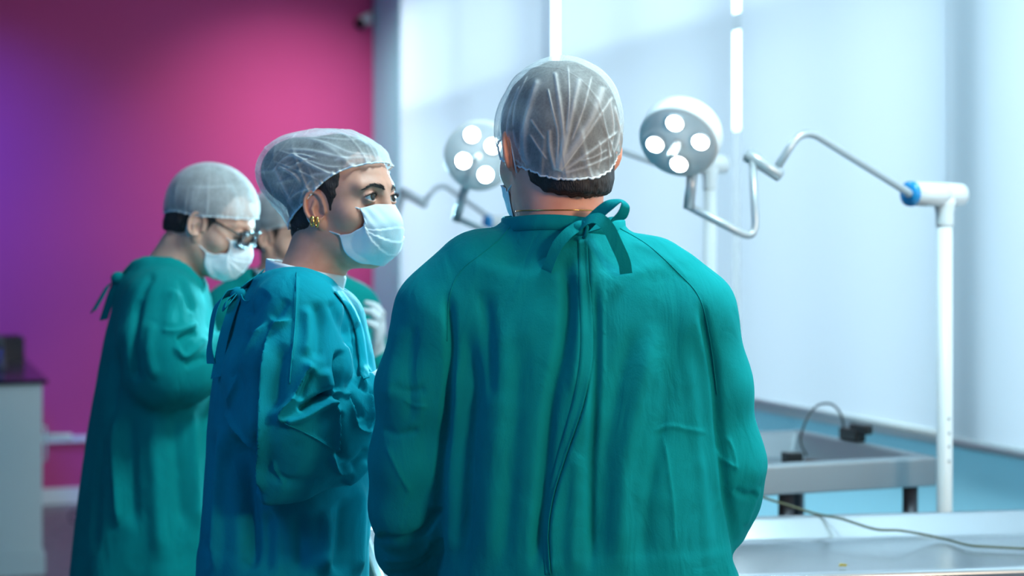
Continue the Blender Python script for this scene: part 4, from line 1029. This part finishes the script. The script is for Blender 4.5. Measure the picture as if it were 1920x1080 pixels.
# ================================================================== PERSON: behind, half hidden
def build_back():
    pl = Plane(700); p = pl.p; Y0 = pl.Y
    hd = Head(p(539, 446, 0), .80, -.60, pitch=math.radians(14), k=1.0)
    root = thing('person', (p(547, 0)[0], Y0, 0), 'person in green gown mostly hidden behind the person with gold earrings', 'person')
    armL = [p(436,592,-.02,.08), p(425,690,-.04,.076), p(430,770,-.08,.070), p(500,775,-.20,.056), p(560,760,-.26,.044)]
    armR = [p(656,588,.02,.08), p(676,660,-.02,.070), p(684,720,-.06,.066), p(690,700,-.14,.052), p(700,672,-.18,.042)]
    yoke = [p(440,585,0,.075), p(480,556,0,.072), p(530,545,0,.078), p(600,552,0,.075), p(655,585,0,.075)]
    rows = []
    for py, xl, xr, ry in [(530,465,610,.09), (600,404,690,.13), (700,392,700,.15), (850,385,705,.16), (1000,380,712,.17)]:
        rows.append([p(0,py)[2], (p(xl,0)[0]+p(xr,0)[0])/2, Y0, (xr-xl)/2/700, ry])
    rows += [[.45, rows[-1][1], Y0, .25, .18], [.25, rows[-1][1], Y0, .255, .185]]
    def torso(P): return smin(loft(P, rows, 2.3), chain(P, yoke, .03), .05)
    neck_pts = [(*hd.wor((0,-.022,-.045)), .050), (*p(530,490,0), .052), (*p(530,520,0), .060), (*p(530,560,0), .07)]
    hole = [(*p(530,550,-.01), .058), (*p(530,520,-.02), .076), (*p(530,495,-.03), .09)]
    L = [('v',[(420,600),(430,660),(440,720)],8,6,.2), ('v',[(640,560),(665,600),(680,640)],8,5,.2), ('r',[(470,560),(455,620),(450,700)],10,5)]
    gown, bvh, v, f, n = make_gown(pl, root, M['gown_back'], torso, [armL, armR], hole, L, (-.90, Y0-.36, .21), (-.27, Y0+.25, 1.46), .009, 1,
                                   (.25, 1.2, .014, 11, rows[0][1], Y0, 13), k_arm=.04)
    V = []; k = 40
    rings = [(.060, -.02), (.072, .020), (.076, .036), (.073, .038), (.060, .01)]
    o = np.array(p(530,522,-.01))
    for r, dz in rings:
        for j in range(k):
            a = 2*PI*j/k; V.append(o+np.array([math.cos(a)*r, math.sin(a)*r*.95, dz-.012*math.sin(a)*-1-.01]))
    Fq = [(i*k+j, i*k+(j+1)%k, (i+1)*k+(j+1)%k, (i+1)*k+j) for i in range(len(rings)-1) for j in range(k)]
    mk('undershirt', V, Fq, M['shirt'], root)
    ex = standard_body(pl, rows[2][1], Y0, 1.34, .18, lambda P: chain(P, neck_pts, .02), [shrink(armL, .03), shrink(armR, .026)], (.0, -1), .12)
    body_mesh('body', hd, ex, root, M['skin_fair'], .0026, .012, (-.92, Y0-.34, -.01), (-.25, Y0+.28, 1.70))
    for s in (1, -1): shoe(root, rows[2][1]+s*.075, Y0, 0, -1)
    make_hair(hd, root, M['hair_brown'], .0032, .006, front=.08, nape=-.055)
    make_cap(hd, root, M['cap_dense'], (.022, .34), .014, nf=240, nv=80, seed=18, wr=.0018)
    make_mask(hd, root); make_eyes(hd, root, gaze=(0, 1, -.3))
    make_glove(p(700,672,-.18), (.25,-.35,.8), (-.8,0,.3), 1, root, .004); make_glove(p(562,760,-.26), (.8,-.5,0), (0,0,-1), -1, root, .004)
    return root, hd

# ================================================================== ROOM
CEIL = 3.3
PW = np.array([.938, .347]); PW /= np.linalg.norm(PW)        # along the magenta wall, to the right
DW = np.array([PW[1], -PW[0]])                                # along the window wall, towards the viewer
CN = np.array([-.869, 10.02])                                 # corner of the two walls
U3 = np.array([-PW[0], -PW[1], 0]); D3 = np.array([DW[0], DW[1], 0]); Z3 = np.array([0, 0, 1.])
C3 = np.array([CN[0], CN[1], 0])
WID = 3.35; LEN = 13.6                                        # room width (from the windows) and length
def rbox(name, m, u0, u1, t0, t1, z0, z1, parent=None, bevel=0):
    o = MB().box(C3, U3, D3, Z3, u0, u1, t0, t1, z0, z1).build(name, m, parent, smooth=False, bevel=bevel); return fixn(o)
def t_at(px, u=.05):
    k = (px-960)/F; q = CN+u*U3[:2]; return (q[1]*k-q[0])/(DW[0]-k*DW[1])
SILL = .965
def room():
    structure(rbox('floor', M['floor'], -.25, WID+.1, -.2, LEN+.1, -.1, 0))
    structure(rbox('ceiling', M['ceiling'], -.25, WID+.1, -.2, LEN+.1, CEIL, CEIL+.1))
    structure(rbox('wall_back', M['wall_pink'], 0, WID+.1, -.15, 0, 0, CEIL))
    structure(rbox('wall_left', M['wall_dark'], WID, WID+.1, 0, LEN, 0, CEIL))
    structure(rbox('wall_behind', M['wall_dark'], -.25, WID+.1, LEN, LEN+.1, 0, CEIL))
    structure(rbox('baseboard_back', M['white_paint'], .0, WID-.95, 0, .016, 0, .094))
    structure(rbox('trim_1', M['white_paint'], .0, WID-.95, 0, .03, .362, .395))
    # window wall: solid below the sill and above the head, pillars between the openings
    structure(rbox('wall_right', M['wall_white'], -.20, 0, -.15, .6, 0, SILL-.01)); structure(rbox('wall_right', M['wall_white'], -.20, 0, 7.95, LEN, 0, SILL-.01))
    structure(rbox('trim_2', M['white_paint'], -.20, 0, .6, 7.95, 0, .10)); structure(rbox('trim_3', M['white_paint'], -.20, 0, .6, 7.95, SILL-.04, SILL-.01))
    for i, (a, b) in enumerate(((.602, 3.05), (3.054, 5.1), (5.104, 7.948))):    # frosted panels under the sill
        structure(rbox('window_%d' % (i+5), M['frosted'], -.020, -.012, a, b, .102, SILL-.042))
    structure(rbox('wall_head', M['wall_white'], -.20, 0, -.15, LEN, 3.05, CEIL))
    edges = [(.60, 3.02), (3.10, 4.74), (4.78, t_at(1780)+.01), (t_at(1850), 7.9)]
    prev = -.15
    n = 0
    for a, b in edges+[(LEN, LEN)]:
        n += 1
        structure(rbox('wall_pillar_%d' % n, M['wall_teal'] if n == 1 else M['wall_white'], -.20, 0 if n == 1 else .025 if n == 4 else -.05, prev, a, SILL-.01, 3.05)); prev = b
    for i, (a, b) in enumerate(edges):
        w = rbox('window_%d' % (i+1), M['frame'], -.16, -.11, a, a+.05, SILL, 3.05); structure(w)
        for q in ((b-.05, b, SILL, 3.05), (a, b, SILL, SILL+.05), (a, b, 3.0, 3.05), ((a+b)/2-.03, (a+b)/2+.03, SILL, 3.05), (a, b, 2.28, 2.33)):
            rbox('window_frame', M['frame'], -.16, -.11, *q, parent=w)
        rbox('pane', M['glass'], -.139, -.135, a, b, SILL, 3.05, parent=w)
    # pale neighbouring wall outside; ground added to grade daylight on the lower panels
    structure(rbox('exterior_ground', M['ext_ground'], -3.2, -.25, -4, LEN+4, -.4, -.1))
    o = rbox('exterior_wall', M['ext'], -3.4, -3.2, -4, LEN+4, -.3, 2.42); structure(o)
    # roller blinds
    def blind(t0, t1, zb, u, label, bar=True, tube=.012):
        th = thing('roller_blind', tuple(C3+U3*u+D3*(t0+t1)/2+Z3*zb), label, 'blind', 'white roller blinds along the window wall')
        V = []; nt = 24; nz_ = 20
        for i in range(nt+1):
            for j in range(nz_+1):
                t = t0+(t1-t0)*i/nt; z = zb+(3.16-zb)*j/nz_
                V.append(C3+U3*(u+.004*math.sin(t*2.1)*math.sin((z-zb)*1.2))+D3*t+Z3*z)
        Fq = [(i*(nz_+1)+j, (i+1)*(nz_+1)+j, (i+1)*(nz_+1)+j+1, i*(nz_+1)+j+1) for i in range(nt) for j in range(nz_)]
        mk('blind_fabric', V, Fq, M['blind'], th)
        MB().tube([C3+U3*u+D3*t0+Z3*zb, C3+U3*u+D3*t1+Z3*zb], tube, 12).build('bottom_bar', M['frame'], th)
        MB().tube([C3+U3*(u+.01)+D3*t0+Z3*3.17, C3+U3*(u+.01)+D3*t1+Z3*3.17], .025, 16).build('roller_tube', M['frame'], th)
        return th
    blind(t_at(752), t_at(884), SILL, .05, 'white roller blind farthest away, next to the white corner strip')
    blind(t_at(879,.125), t_at(1037,.125), SILL, .125, 'white roller blind above the lamp head that the sheer cap half hides')
    blind(t_at(1048), t_at(1380)-.026, SILL, .05, 'white roller blind behind the lit surgical lamp head')
    blind(t_at(1380)+.026, t_at(1780), SILL, .05, 'wide white roller blind behind the bent lamp arm')
    blind(t_at(1780)+.004, t_at(1780)+1.75, SILL-.012, .062, 'white roller blind at right edge with a grey upright band', tube=.015)


def tray_table(th, A, ux, uy, L, Wd, z, rim_h, legs, m, lip=.035, depth=.05, side=.07):
    """steel table with raised rim: A = one corner, ux along the length, uy across"""
    ux = np.array([*ux, 0]); uy = np.array([*uy, 0]); A = np.array([*A, 0])
    def ring(a, zz): return [A+ux*a+uy*a+Z3*zz, A+ux*(L-a)+uy*a+Z3*zz, A+ux*(L-a)+uy*(Wd-a)+Z3*zz, A+ux*a+uy*(Wd-a)+Z3*zz]
    prof = [(.012, z-side), (0, z-side), (0, z-.006), (.006, z), (lip-.006, z), (lip, z-.006), (lip+.035, z-depth), (lip+.05, z-depth-.004)]
    V = []; 
    for a, zz in prof: V += ring(a, zz)
    Fq = [(i*4+j, i*4+(j+1) % 4, (i+1)*4+(j+1) % 4, (i+1)*4+j) for i in range(len(prof)-1) for j in range(4)]
    k = (len(prof)-1)*4; Fq.append((k, k+1, k+2, k+3))
    V += ring(.012, z-side-.002+.002); 
    b = len(V)-4; Fq.append((b+3, b+2, b+1, b)); Fq += [(b+j, b+(j+1) % 4, (j+1) % 4, j) for j in range(4)]
    o = mk('tray', V, Fq, m, th, smooth=False, bevel=.004); fixn(o)
    for (a, c, w) in legs:
        q = A+ux*a+uy*c
        MB().tube([q, q+Z3*(z-side-.001)], w, 16).build('leg', M['leg_dark'], th)
def tables():
    z = .86; c, s = math.cos(math.radians(8.7)), math.sin(math.radians(8.7))
    B = W(1415, 967, F*(H-z)/(967-HY)); ux = np.array([c, s]); uy = np.array([s, -c])       # far edge; uy towards the viewer
    A = B[:2]-ux*.905
    th = thing('operating_table', (A[0]+ux[0], A[1]+ux[1], 0), 'long shiny steel table with raised rim beyond the person seen from behind', 'table')
    tray_table(th, A, ux, uy, 1.70, .66, z, .04, [(.16,.08,.022),(1.62,.08,.022),(.16,.58,.022),(1.62,.58,.022)], M['steel'], lip=.03, depth=.045)
    # thin cord lying across it
    P = [W(1395, 915, 3.62)]
    zt = z
    def on(px, py, zz): return W(px, py, F*(H-zz)/(py-HY))
    pts = [W(1380, 905, 3.55), W(1428, 931, 3.60), W(1480, 948, 3.63), on(1530, 963.5, z+.004), on(1575, 972, z+.001), W(1640, 992, 3.52), on(1690, 995, z-.014), on(1760, 1008, z-.040), on(1815, 1022, z-.040), on(1850, 1025, z-.040), on(1930, 1029, z-.040)]
    o = MB().tube(crom(pts, 8), .0028, 8).build('cord', M['cord']); tag(o, 'thin olive cord trailing across the shiny steel table', 'cord')
    q = on(1580, 1062, z-.044)
    V = [q+np.array(d)*.001 for d in ((-9,-3,0),(-3,-4,1),(5,-2,0),(10,1,2),(4,4,0),(-6,3,1),(-8,-2,4),(-2,-3,6),(4,-1,5),(8,1,5),(3,3,5),(-5,2,6))]
    Fq = [(0,1,2,3,4,5), (11,10,9,8,7,6)]+[(i, (i+1) % 6, (i+1) % 6+6, i+6) for i in range(6)]
    tag(fixn(mk('scrap', V, Fq, M['scrap'], smooth=False)), 'tiny yellow scrap lying in the shiny steel table', 'scrap')
    # table by the windows
    z = .95; y = math.radians(20.3); ux = np.array([math.cos(y), math.sin(y)]); uy = np.array([-math.sin(y), math.cos(y)])
    R = W(1757, 855, F*(H-z)/(855-HY))[:2]; L = 1.25; A = R-ux*L
    th = thing('steel_table', (A[0], A[1], 0), 'dull steel sink table with dark legs under the window blinds', 'table')
    tray_table(th, A, ux, uy, L, .66, z, .06, [(L-.045,.05,.019),(L-.40,.05,.020),(.06,.05,.02),(L-.045,.60,.018),(.06,.60,.02),(L-.52,.60,.012)], M['steel_dull'], lip=.035, depth=.068, side=.075)
    def on2(px, py, zz): return W(px, py, F*(H-zz)/(py-HY))
    # black box in the basin, device on the rim with its cable loop
    u3 = np.array([*ux, 0]); v3 = np.array([*uy, 0])
    b = on2(1581, 852, z-.113)-Z3*0; b = np.array([R[0], R[1], 0])-u3*.285+v3*.22+Z3*(z-.069)
    tag(fixn(MB().box(b, u3, v3, Z3, -.022, .022, -.02, .02, 0, .066).build('black_box', M['black'], smooth=False, bevel=.004)), 'small black box standing in the steel sink table', 'box')
    ed = np.array([R[0], R[1], 0])-u3*.018
    q = ed+v3*.37+Z3*z
    th = thing('power_adaptor', tuple(q), 'black adaptor with looping cable on the rim of the steel sink table', 'adaptor')
    fixn(MB().box(q, v3, u3, Z3, -.055, .035, -.016, .016, .0, .034).build('housing', M['black'], th, smooth=False, bevel=.006))
    fixn(MB().box(q+Z3*.034, v3, u3, Z3, -.095, -.01, -.012, .012, -.010, .016).build('plug', M['black'], th, smooth=False, bevel=.006))
    d0 = q+v3*.03+Z3*.03
    lp = [d0, d0+v3*.012-u3*.005+Z3*.040, d0+v3*.02-u3*.03+Z3*.065, d0+v3*.02-u3*.075+Z3*.060, d0+v3*.01-u3*.115+Z3*.02, d0-u3*.135-Z3*.03, d0-v3*.03-u3*.135-Z3*.065]
    MB().tube(crom(lp, 10), .0032, 8).build('cable', M['black'], th)
    q2 = np.array([R[0], R[1], 0])-u3*.225+v3*.32+Z3*(z-.071)
    q2 = d0-u3*.135-v3*.03; q2[2] = z-.071
    tag(fixn(MB().tube(crom([q2+Z3*.014, q2-v3*.05+u3*.01+Z3*.016, q2-v3*.10+u3*.03+Z3*.014], 8), .014, 12).build('rubber_plug', M['brown'])), 'brown rubber connector lying in the steel sink table', 'connector')

def lamp(label, base, hub_z, hub_dir, arm, joint, low, bracket, head, n, r_head, leds, tr=.009, pole_r=.0185, hub_len=.16, holes=False, mount=.86):
    """stand lamp: pole, horizontal hub, bent arm, cross joint, lower tube, bracket, lamp head with four lights"""
    th = thing('surgical_lamp', tuple(base), label, 'lamp', 'surgical stand lamps in a row by the windows')
    b = np.array(base, float); hb = b+Z3*hub_z; hd = nz(hub_dir)
    MB().lathe(b, Z3, [(.16,0),(.16,.018),(.15,.028),(.03,.034),(.028,.06)], 32).build('base', M['lamp_white'], th)
    MB().tube([b+Z3*.03, hb-Z3*.02], pole_r, 24).build('pole', M['lamp_white'], th)
    MB().lathe(hb-Z3*.075, Z3, [(pole_r*1.08,0),(pole_r*1.12,.004),(pole_r*1.12,.03),(pole_r*1.35,.05),(pole_r*1.5,.07)], 24).build('pole_collar', M['lamp_white'], th)
    hl = hub_len
    MB().lathe(hb-hd*hl*.36, hd, [(.020,0),(.0275,.006),(.0285,hl*.36-.001),(.0275,hl*.36),(.0275,hl*.36+.002),(.0285,hl*.36+.003),(.0285,hl)], 32).build('hub', M['lamp_white'], th)
    e = hb+hd*(hl*.64)
    MB().lathe(e, hd, [(.0290,0),(.0300,.003),(.0290,.012),(.020,.016)], 32).build('hub_cap', M['lamp_blue'], th)
    arm = [np.asarray(a) for a in arm]
    MB().tube(bend(arm, .05, 8), tr, 16).build('arm', M['lamp_tube'], th)
    j0, j1 = [np.asarray(a) for a in joint]; jd = nz(j1-j0); jl = np.linalg.norm(j1-j0)
    MB().lathe(j0, jd, [(.010,0),(.0155,.004),(.0155,jl*.55),(.0165,jl*.6),(.0165,jl-.004),(.012,jl)], 24).build('joint', M['lamp_tube'], th)
    MB().tube(bend([np.asarray(a) for a in low], .045, 8), tr, 16).build('lower_arm', M['lamp_tube'], th)
    MB().tube(bend([np.asarray(a) for a in bracket], .01, 4), .0125, 14).build('bracket', M['lamp_tube'], th)
    hc = np.asarray(head, float); n = nz(n)                        # face centre, facing direction
    R = r_head
    hdm = MB().lathe(hc, -n, [(R*.86,.0005),(R*.97,.0),(R,.006),(R*1.0,R*.30),(R*1.0,R*.50),(R*.97,R*.60),(R*.85,R*.72),(R*.5,R*.82),(.004,R*.85)], 48).build('lamp_head', M['lamp_white'], th)
    MB().lathe(hc+n*.001, -n, [(R*.90,0),(R*.93,.002),(R*.90,.006)], 48).build('face_plate', M['lamp_face'], hdm)
    up = nz(Z3-n*n[2]); rt = np.cross(up, n)*-1
    for a, q in leds:
        o = hc+(rt*a+up*q)*R+n*.002
        MB().lathe(o, n, [(R*.235,0),(R*.235,.004),(R*.21,.005)], 28).build('bezel', M['lamp_face'], hdm)
        MB().lathe(o+n*.0035, n, [(R*.205,0),(R*.205,.003),(R*.15,.0045),(R*.02,.005)], 28).build('led', M['led'], hdm)
    MB().lathe(hc+n*.001, n, [(R*.11,0),(R*.11,.03),(R*.10,.05),(R*.06,.055)], 20).build('handle', M['lamp_white'], hdm)
    if holes:
        for dz in (.0, .034, .066, .1):
            q = b+Z3*(H-(862-HY)/(F/b[1])+dz)+np.array([.0055, -pole_r*.945, 0])
            MB().lathe(q, (.3,-1,0), [(.0032,0),(.0032,.002),(.001,.002)], 12).build('screw', M['lamp_tube'], th)
    return th
def lamps():
    y1 = F/790; b1 = W(1771, HY, y1); b1[2] = 0
    hd = nz([-.88, -.5, 0]); hz = H+115/790
    hub = np.array([b1[0], b1[1], hz]); e = hub+hd*.11
    P = lambda px, py, Y: W(px, py, Y)
    lamp('white stand lamp with blue hub cap at right, its round head glowing with four lights', b1, hz, hd,
         [e+hd*.005, P(1705,362,3.70), P(1506,238,3.62), P(1452,322,3.60)],
         (P(1466,331,3.60), P(1398,288,3.62)),
         [P(1411,296,3.61), P(1418,452,3.60), P(1290,386,3.56)], [P(1300,308,3.56), P(1291,392,3.56)],
         P(1271,268,3.50), (-.34,-.74,-.58), .090,
         [(-.06,.60),(-.60,.05),(.56,.02),(.06,-.56)], holes=True)
    y2 = F/640; b2 = W(1331, HY, y2); b2[2] = 0; hz2 = H+172/640; hub = np.array([b2[0], b2[1], hz2]); e = hub+hd*.10
    lamp('stand lamp in the middle, its glowing head half hidden by the nearest person\'s cap', b2, hz2, hd,
         [e+hd*.005, P(1255,315,4.6), P(1120,266,4.52), P(1075,330,4.50)], (P(1085,338,4.5), P(1030,305,4.52)),
         [P(1040,312,4.51), P(1035,480,4.5), P(858,410,4.45)], [P(872,352,4.42), P(855,414,4.45)],
         P(897,293,4.35), (-.10,-.97,-.20), .096, [(-.42,.30),(.16,.62),(.42,-.12),(-.20,-.52)])
    y3 = F/505; b3 = W(962, HY, y3); b3[2] = 0; hz3 = H+62/505; hub = np.array([b3[0], b3[1], hz3]); e = hub+hd*.10
    lamp('farthest stand lamp, only its bent arm seen between the two faces', b3, hz3, hd,
         [e+hd*.005, P(925,413,5.9), P(826,342,5.8), P(795,378,5.76)], (P(800,384,5.76), P(752,358,5.8)),
         [P(757,362,5.79), P(730,470,5.76), P(672,436,5.7)], [P(676,400,5.68), P(671,440,5.7)],
         P(668,372,5.62), (-.15,-.9,-.4), .096, [(-.1,.6),(-.6,.0),(.58,.05),(.1,-.55)])

def counter():
    a = np.array([-2.110, 7.28, 0]); uu = U3; vv = -D3            # uu to the left, vv away from the viewer
    t_front = (a-C3)@D3; u_right = (a-C3)@U3
    ct = rbox('countertop', M['granite'], u_right, WID-.004, .018, t_front, .868, .887, bevel=.003)
    tag(ct, 'black polished countertop with raised back edge at far left', 'countertop')
    rbox('backsplash', M['granite'], u_right+.0, WID-.004, .003, .018, .868, .98, parent=ct)
    th = thing('cabinet', tuple(C3+U3*(u_right+.4)+D3*(t_front-.3)), 'pale laminate cabinet under the black countertop', 'cabinet')
    rbox('side_panel', M['cabinet'], u_right+.025, WID-.004, t_front-.05, t_front-.025, .095, .867, parent=th)
    rbox('carcass', M['cabinet'], u_right+.045, WID-.004, .02, t_front-.05, .095, .867, parent=th)
    rbox('plinth', M['cabinet'], u_right+.012, WID-.004, .03, t_front-.018, 0, .094, parent=th)
    k = C3+U3*(u_right+.045)
    for i in range(4):
        t0 = .06+i*.50; d = rbox('door', M['cabinet'], u_right+.028, u_right+.044, t0, t0+.485, .11, .855, parent=th, bevel=.002)
        MB().tube(bend([k+D3*(t0+.43)+Z3*.5-U3*.02, k+D3*(t0+.43)+Z3*.5-U3*.045, k+D3*(t0+.43)+Z3*.66-U3*.045, k+D3*(t0+.43)+Z3*.66-U3*.02], .01), .005, 10).build('handle', M['steel'], d)
    # white lever that sticks out beyond the cabinet
    q = C3+U3*(u_right+.008)+D3*(t_front-.30)+Z3*.60
    o = MB().tube([q+U3*.0+Z3*.0, q-U3*.10-Z3*.006, q-U3*.135-Z3*.010], [.013,.014,.018], 16).build('towel_rail', M['white_paint'])
    tag(o, 'short white rounded rail sticking out beside the cabinet', 'rail')
    # dark things on the counter
    base = C3+Z3*.8885
    q = base+U3*(u_right+.30)+D3*.62
    th = thing('dish_rack', tuple(q), 'black open box standing on the black countertop by the wall', 'rack')
    fixn(MB().box(q, U3, D3, Z3, -.275, .30, -.16, .16, .0, .006).build('base', M['black'], th, smooth=False))
    for s, (c0, c1, d0, d1) in enumerate(((-.275,.30,-.16,-.148), (-.275,.30,.148,.16), (-.275,-.263,-.148,.148), (.288,.30,-.148,.148))):
        fixn(MB().box(q, U3, D3, Z3, c0, c1, d0, d1, .007, .125).build('side', M['black'], th, smooth=False))
    q = base+U3*(u_right+.17)+D3*1.35
    th = thing('tap', tuple(q), 'dark bluish tap on the black countertop', 'tap')
    MB().lathe(q, Z3, [(.03,0),(.03,.012),(.018,.02),(.016,.10)], 20).build('base', M['leg_dark'], th)
    MB().tube(bend([q+Z3*.09, q+Z3*.16, q+Z3*.16+U3*.12, q+Z3*.10+U3*.13], .05, 8), .012, 14).build('spout', M['leg_dark'], th)
    # loop of black cable near the floor
    q = W(141, 975, 8.0); c = 8.0/F; q = np.array([q[0], q[1], .036])
    P = [q+np.array([math.cos(a)*.034, .012*math.sin(a*.5), math.sin(a)*.034]) for a in np.linspace(0, 2*PI*1.04, 34)]
    P = [W(141, HY+(H-.036)*F/8.66, 8.66)+np.array([math.cos(a)*.033, .012*math.sin(a*.5), math.sin(a)*.034]) for a in np.linspace(0, 2*PI*1.04, 34)]
    tag(MB().tube(np.array(P), .0045, 8).build('cable_loop', M['black']), 'black cable loop standing on the floor below the magenta wall', 'cable')
    # camera on the wall corner
    q = C3+U3*.02+D3*.02+Z3*(H+436/297)
    th = thing('security_camera', tuple(q), 'small white security camera with dark lens high in the magenta corner', 'camera')
    fixn(MB().box(q, U3, D3, Z3, .0, .03, -.02, .03, -.02, .05).build('mount', M['white_paint'], th, smooth=False, bevel=.004))
    d = nz(U3*.75+D3*.5-Z3*.55)
    MB().lathe(q+U3*.02+Z3*.02, d, [(.022,0),(.034,.01),(.036,.07),(.033,.075)], 20).build('housing', M['white_paint'], th)
    MB().lathe(q+U3*.02+Z3*.02+d*.0755, d, [(.034,0),(.034,.025),(.026,.032),(.01,.03)], 20).build('lens_hood', M['black'], th)

# ================================================================== LIGHT, CAMERA
def area(name, loc, target, size, power, col, sy=None):
    l = bpy.data.lights.new(name, 'AREA'); l.energy = power; l.color = col; l.size = size
    if sy: l.shape = 'RECTANGLE'; l.size_y = sy
    o = bpy.data.objects.new(name, l); COL.objects.link(o); o.location = loc
    o.rotation_euler = (Vector(target)-Vector(loc)).to_track_quat('-Z', 'Y').to_euler(); return o
def rp(u, t, z): return tuple(C3+U3*u+D3*t+Z3*z)
def lights():
    w = bpy.data.worlds.new('daylight'); SC.world = w; w.use_nodes = True
    bg = w.node_tree.nodes['Background']; bg.inputs[0].default_value = (.77,.905,1.0,1); bg.inputs[1].default_value = 5.5
    # unseen overhead lights, added to raise the gowns and the lower window wall
    area('overhead_fill', rp(1.0, 7.7, 3.25), rp(1.25, 7.6, 0), .7, 82, (.60,.91,1.0), .5)
    area('overhead_fill', rp(1.5, 5.6, 3.25), rp(.2, 5.4, .6), .8, 20, (.66,.90,1.0), .5)
    area('overhead_fill', rp(1.0, 3.6, 3.25), rp(1.0, 3.2, 0), .8, 3, (.80,.94,1.0), .5)
    area('warm_key', rp(.45, 10.5, 2.25), rp(1.75, 7.2, 1.38), .5, 58, (1.0,.76,.58), .5)  # warm key light added out of view to brighten skin and gown backs
    # beams of the surgical lamps
    for p0, p1, e, c, sp in ((W(890,293,4.30), W(600,760,2.8), 17, (.36,.82,1.0), 75), (W(668,372,5.55), W(760,620,3.4), 3, (.4,.8,1.0), 40), (W(1266,270,3.44), W(1330,1060,2.9), 6, (.6,.9,1.0), 90)):
        a = area('lamp_beam', p0, p1, .16, e, c); a.data.shape = 'DISK'; a.data.spread = math.radians(sp)
    # wall washers and a blue effect light
    a = area('wall_washer', rp(.6, 1.3, 3.2), rp(.5, 0, 1.6), .5, 6.5, (1.0,.80,.88), .2); a.data.spread = math.radians(85)
    a = area('corner_fill', rp(1.1, 1.9, 3.2), rp(.0, .3, 1.6), .4, 2.2, (.70,.95,1.0), .2); a.data.spread = math.radians(60)  # unseen cool light added to lift the corner strip
    a = area('blue_wall_washer', rp(2.9, 1.4, 3.0), rp(2.7, 0, 1.0), .6, 24, (.06,.14,1.0), .25); a.data.spread = math.radians(100)
    area('blue_side_light', rp(3.2, 7.6, 2.0), rp(1.8, 6.6, 1.2), .6, 5, (.03,.42,1.0), .4)
def camera():
    c = bpy.data.cameras.new('camera'); o = bpy.data.objects.new('camera', c); COL.objects.link(o)
    c.sensor_width = 36; c.lens = F/1920*36; c.shift_y = -(540-HY)/1920
    o.location = (0, 0, H); o.rotation_euler = (PI/2, 0, 0); SC.camera = o
    c.dof.use_dof = True; c.dof.focus_distance = 2.5; c.dof.aperture_fstop = 2.8
    c.clip_start = .05
import time
_t = time.time()
def stamp(s):
    global _t; print('BUILD %s %.1fs' % (s, time.time()-_t)); _t = time.time()
room(); tables(); lamps(); counter(); stamp('room')
for fn in (build_man, build_woman, build_left, build_back):
    fn(); stamp(fn.__name__)
lights(); camera()
# turn the whole place so that its walls run along the axes
RZ = Matrix.Rotation(math.atan2(U3[1], -U3[0])*-1 if False else -math.atan2(PW[1], PW[0]), 4, 'Z')
for o in list(COL.objects):
    if o.parent is None:
        o.matrix_basis = RZ @ o.matrix_basis
v = SC.view_settings; v.view_transform = 'Standard'; v.look = 'None'; v.gamma = 1; v.exposure = 0; v.use_curve_mapping = False
SC.cycles.max_bounces = 8; SC.cycles.transparent_max_bounces = 16; SC.cycles.caustics_reflective = False; SC.cycles.caustics_refractive = False
SC.cycles.sample_clamp_indirect = 4
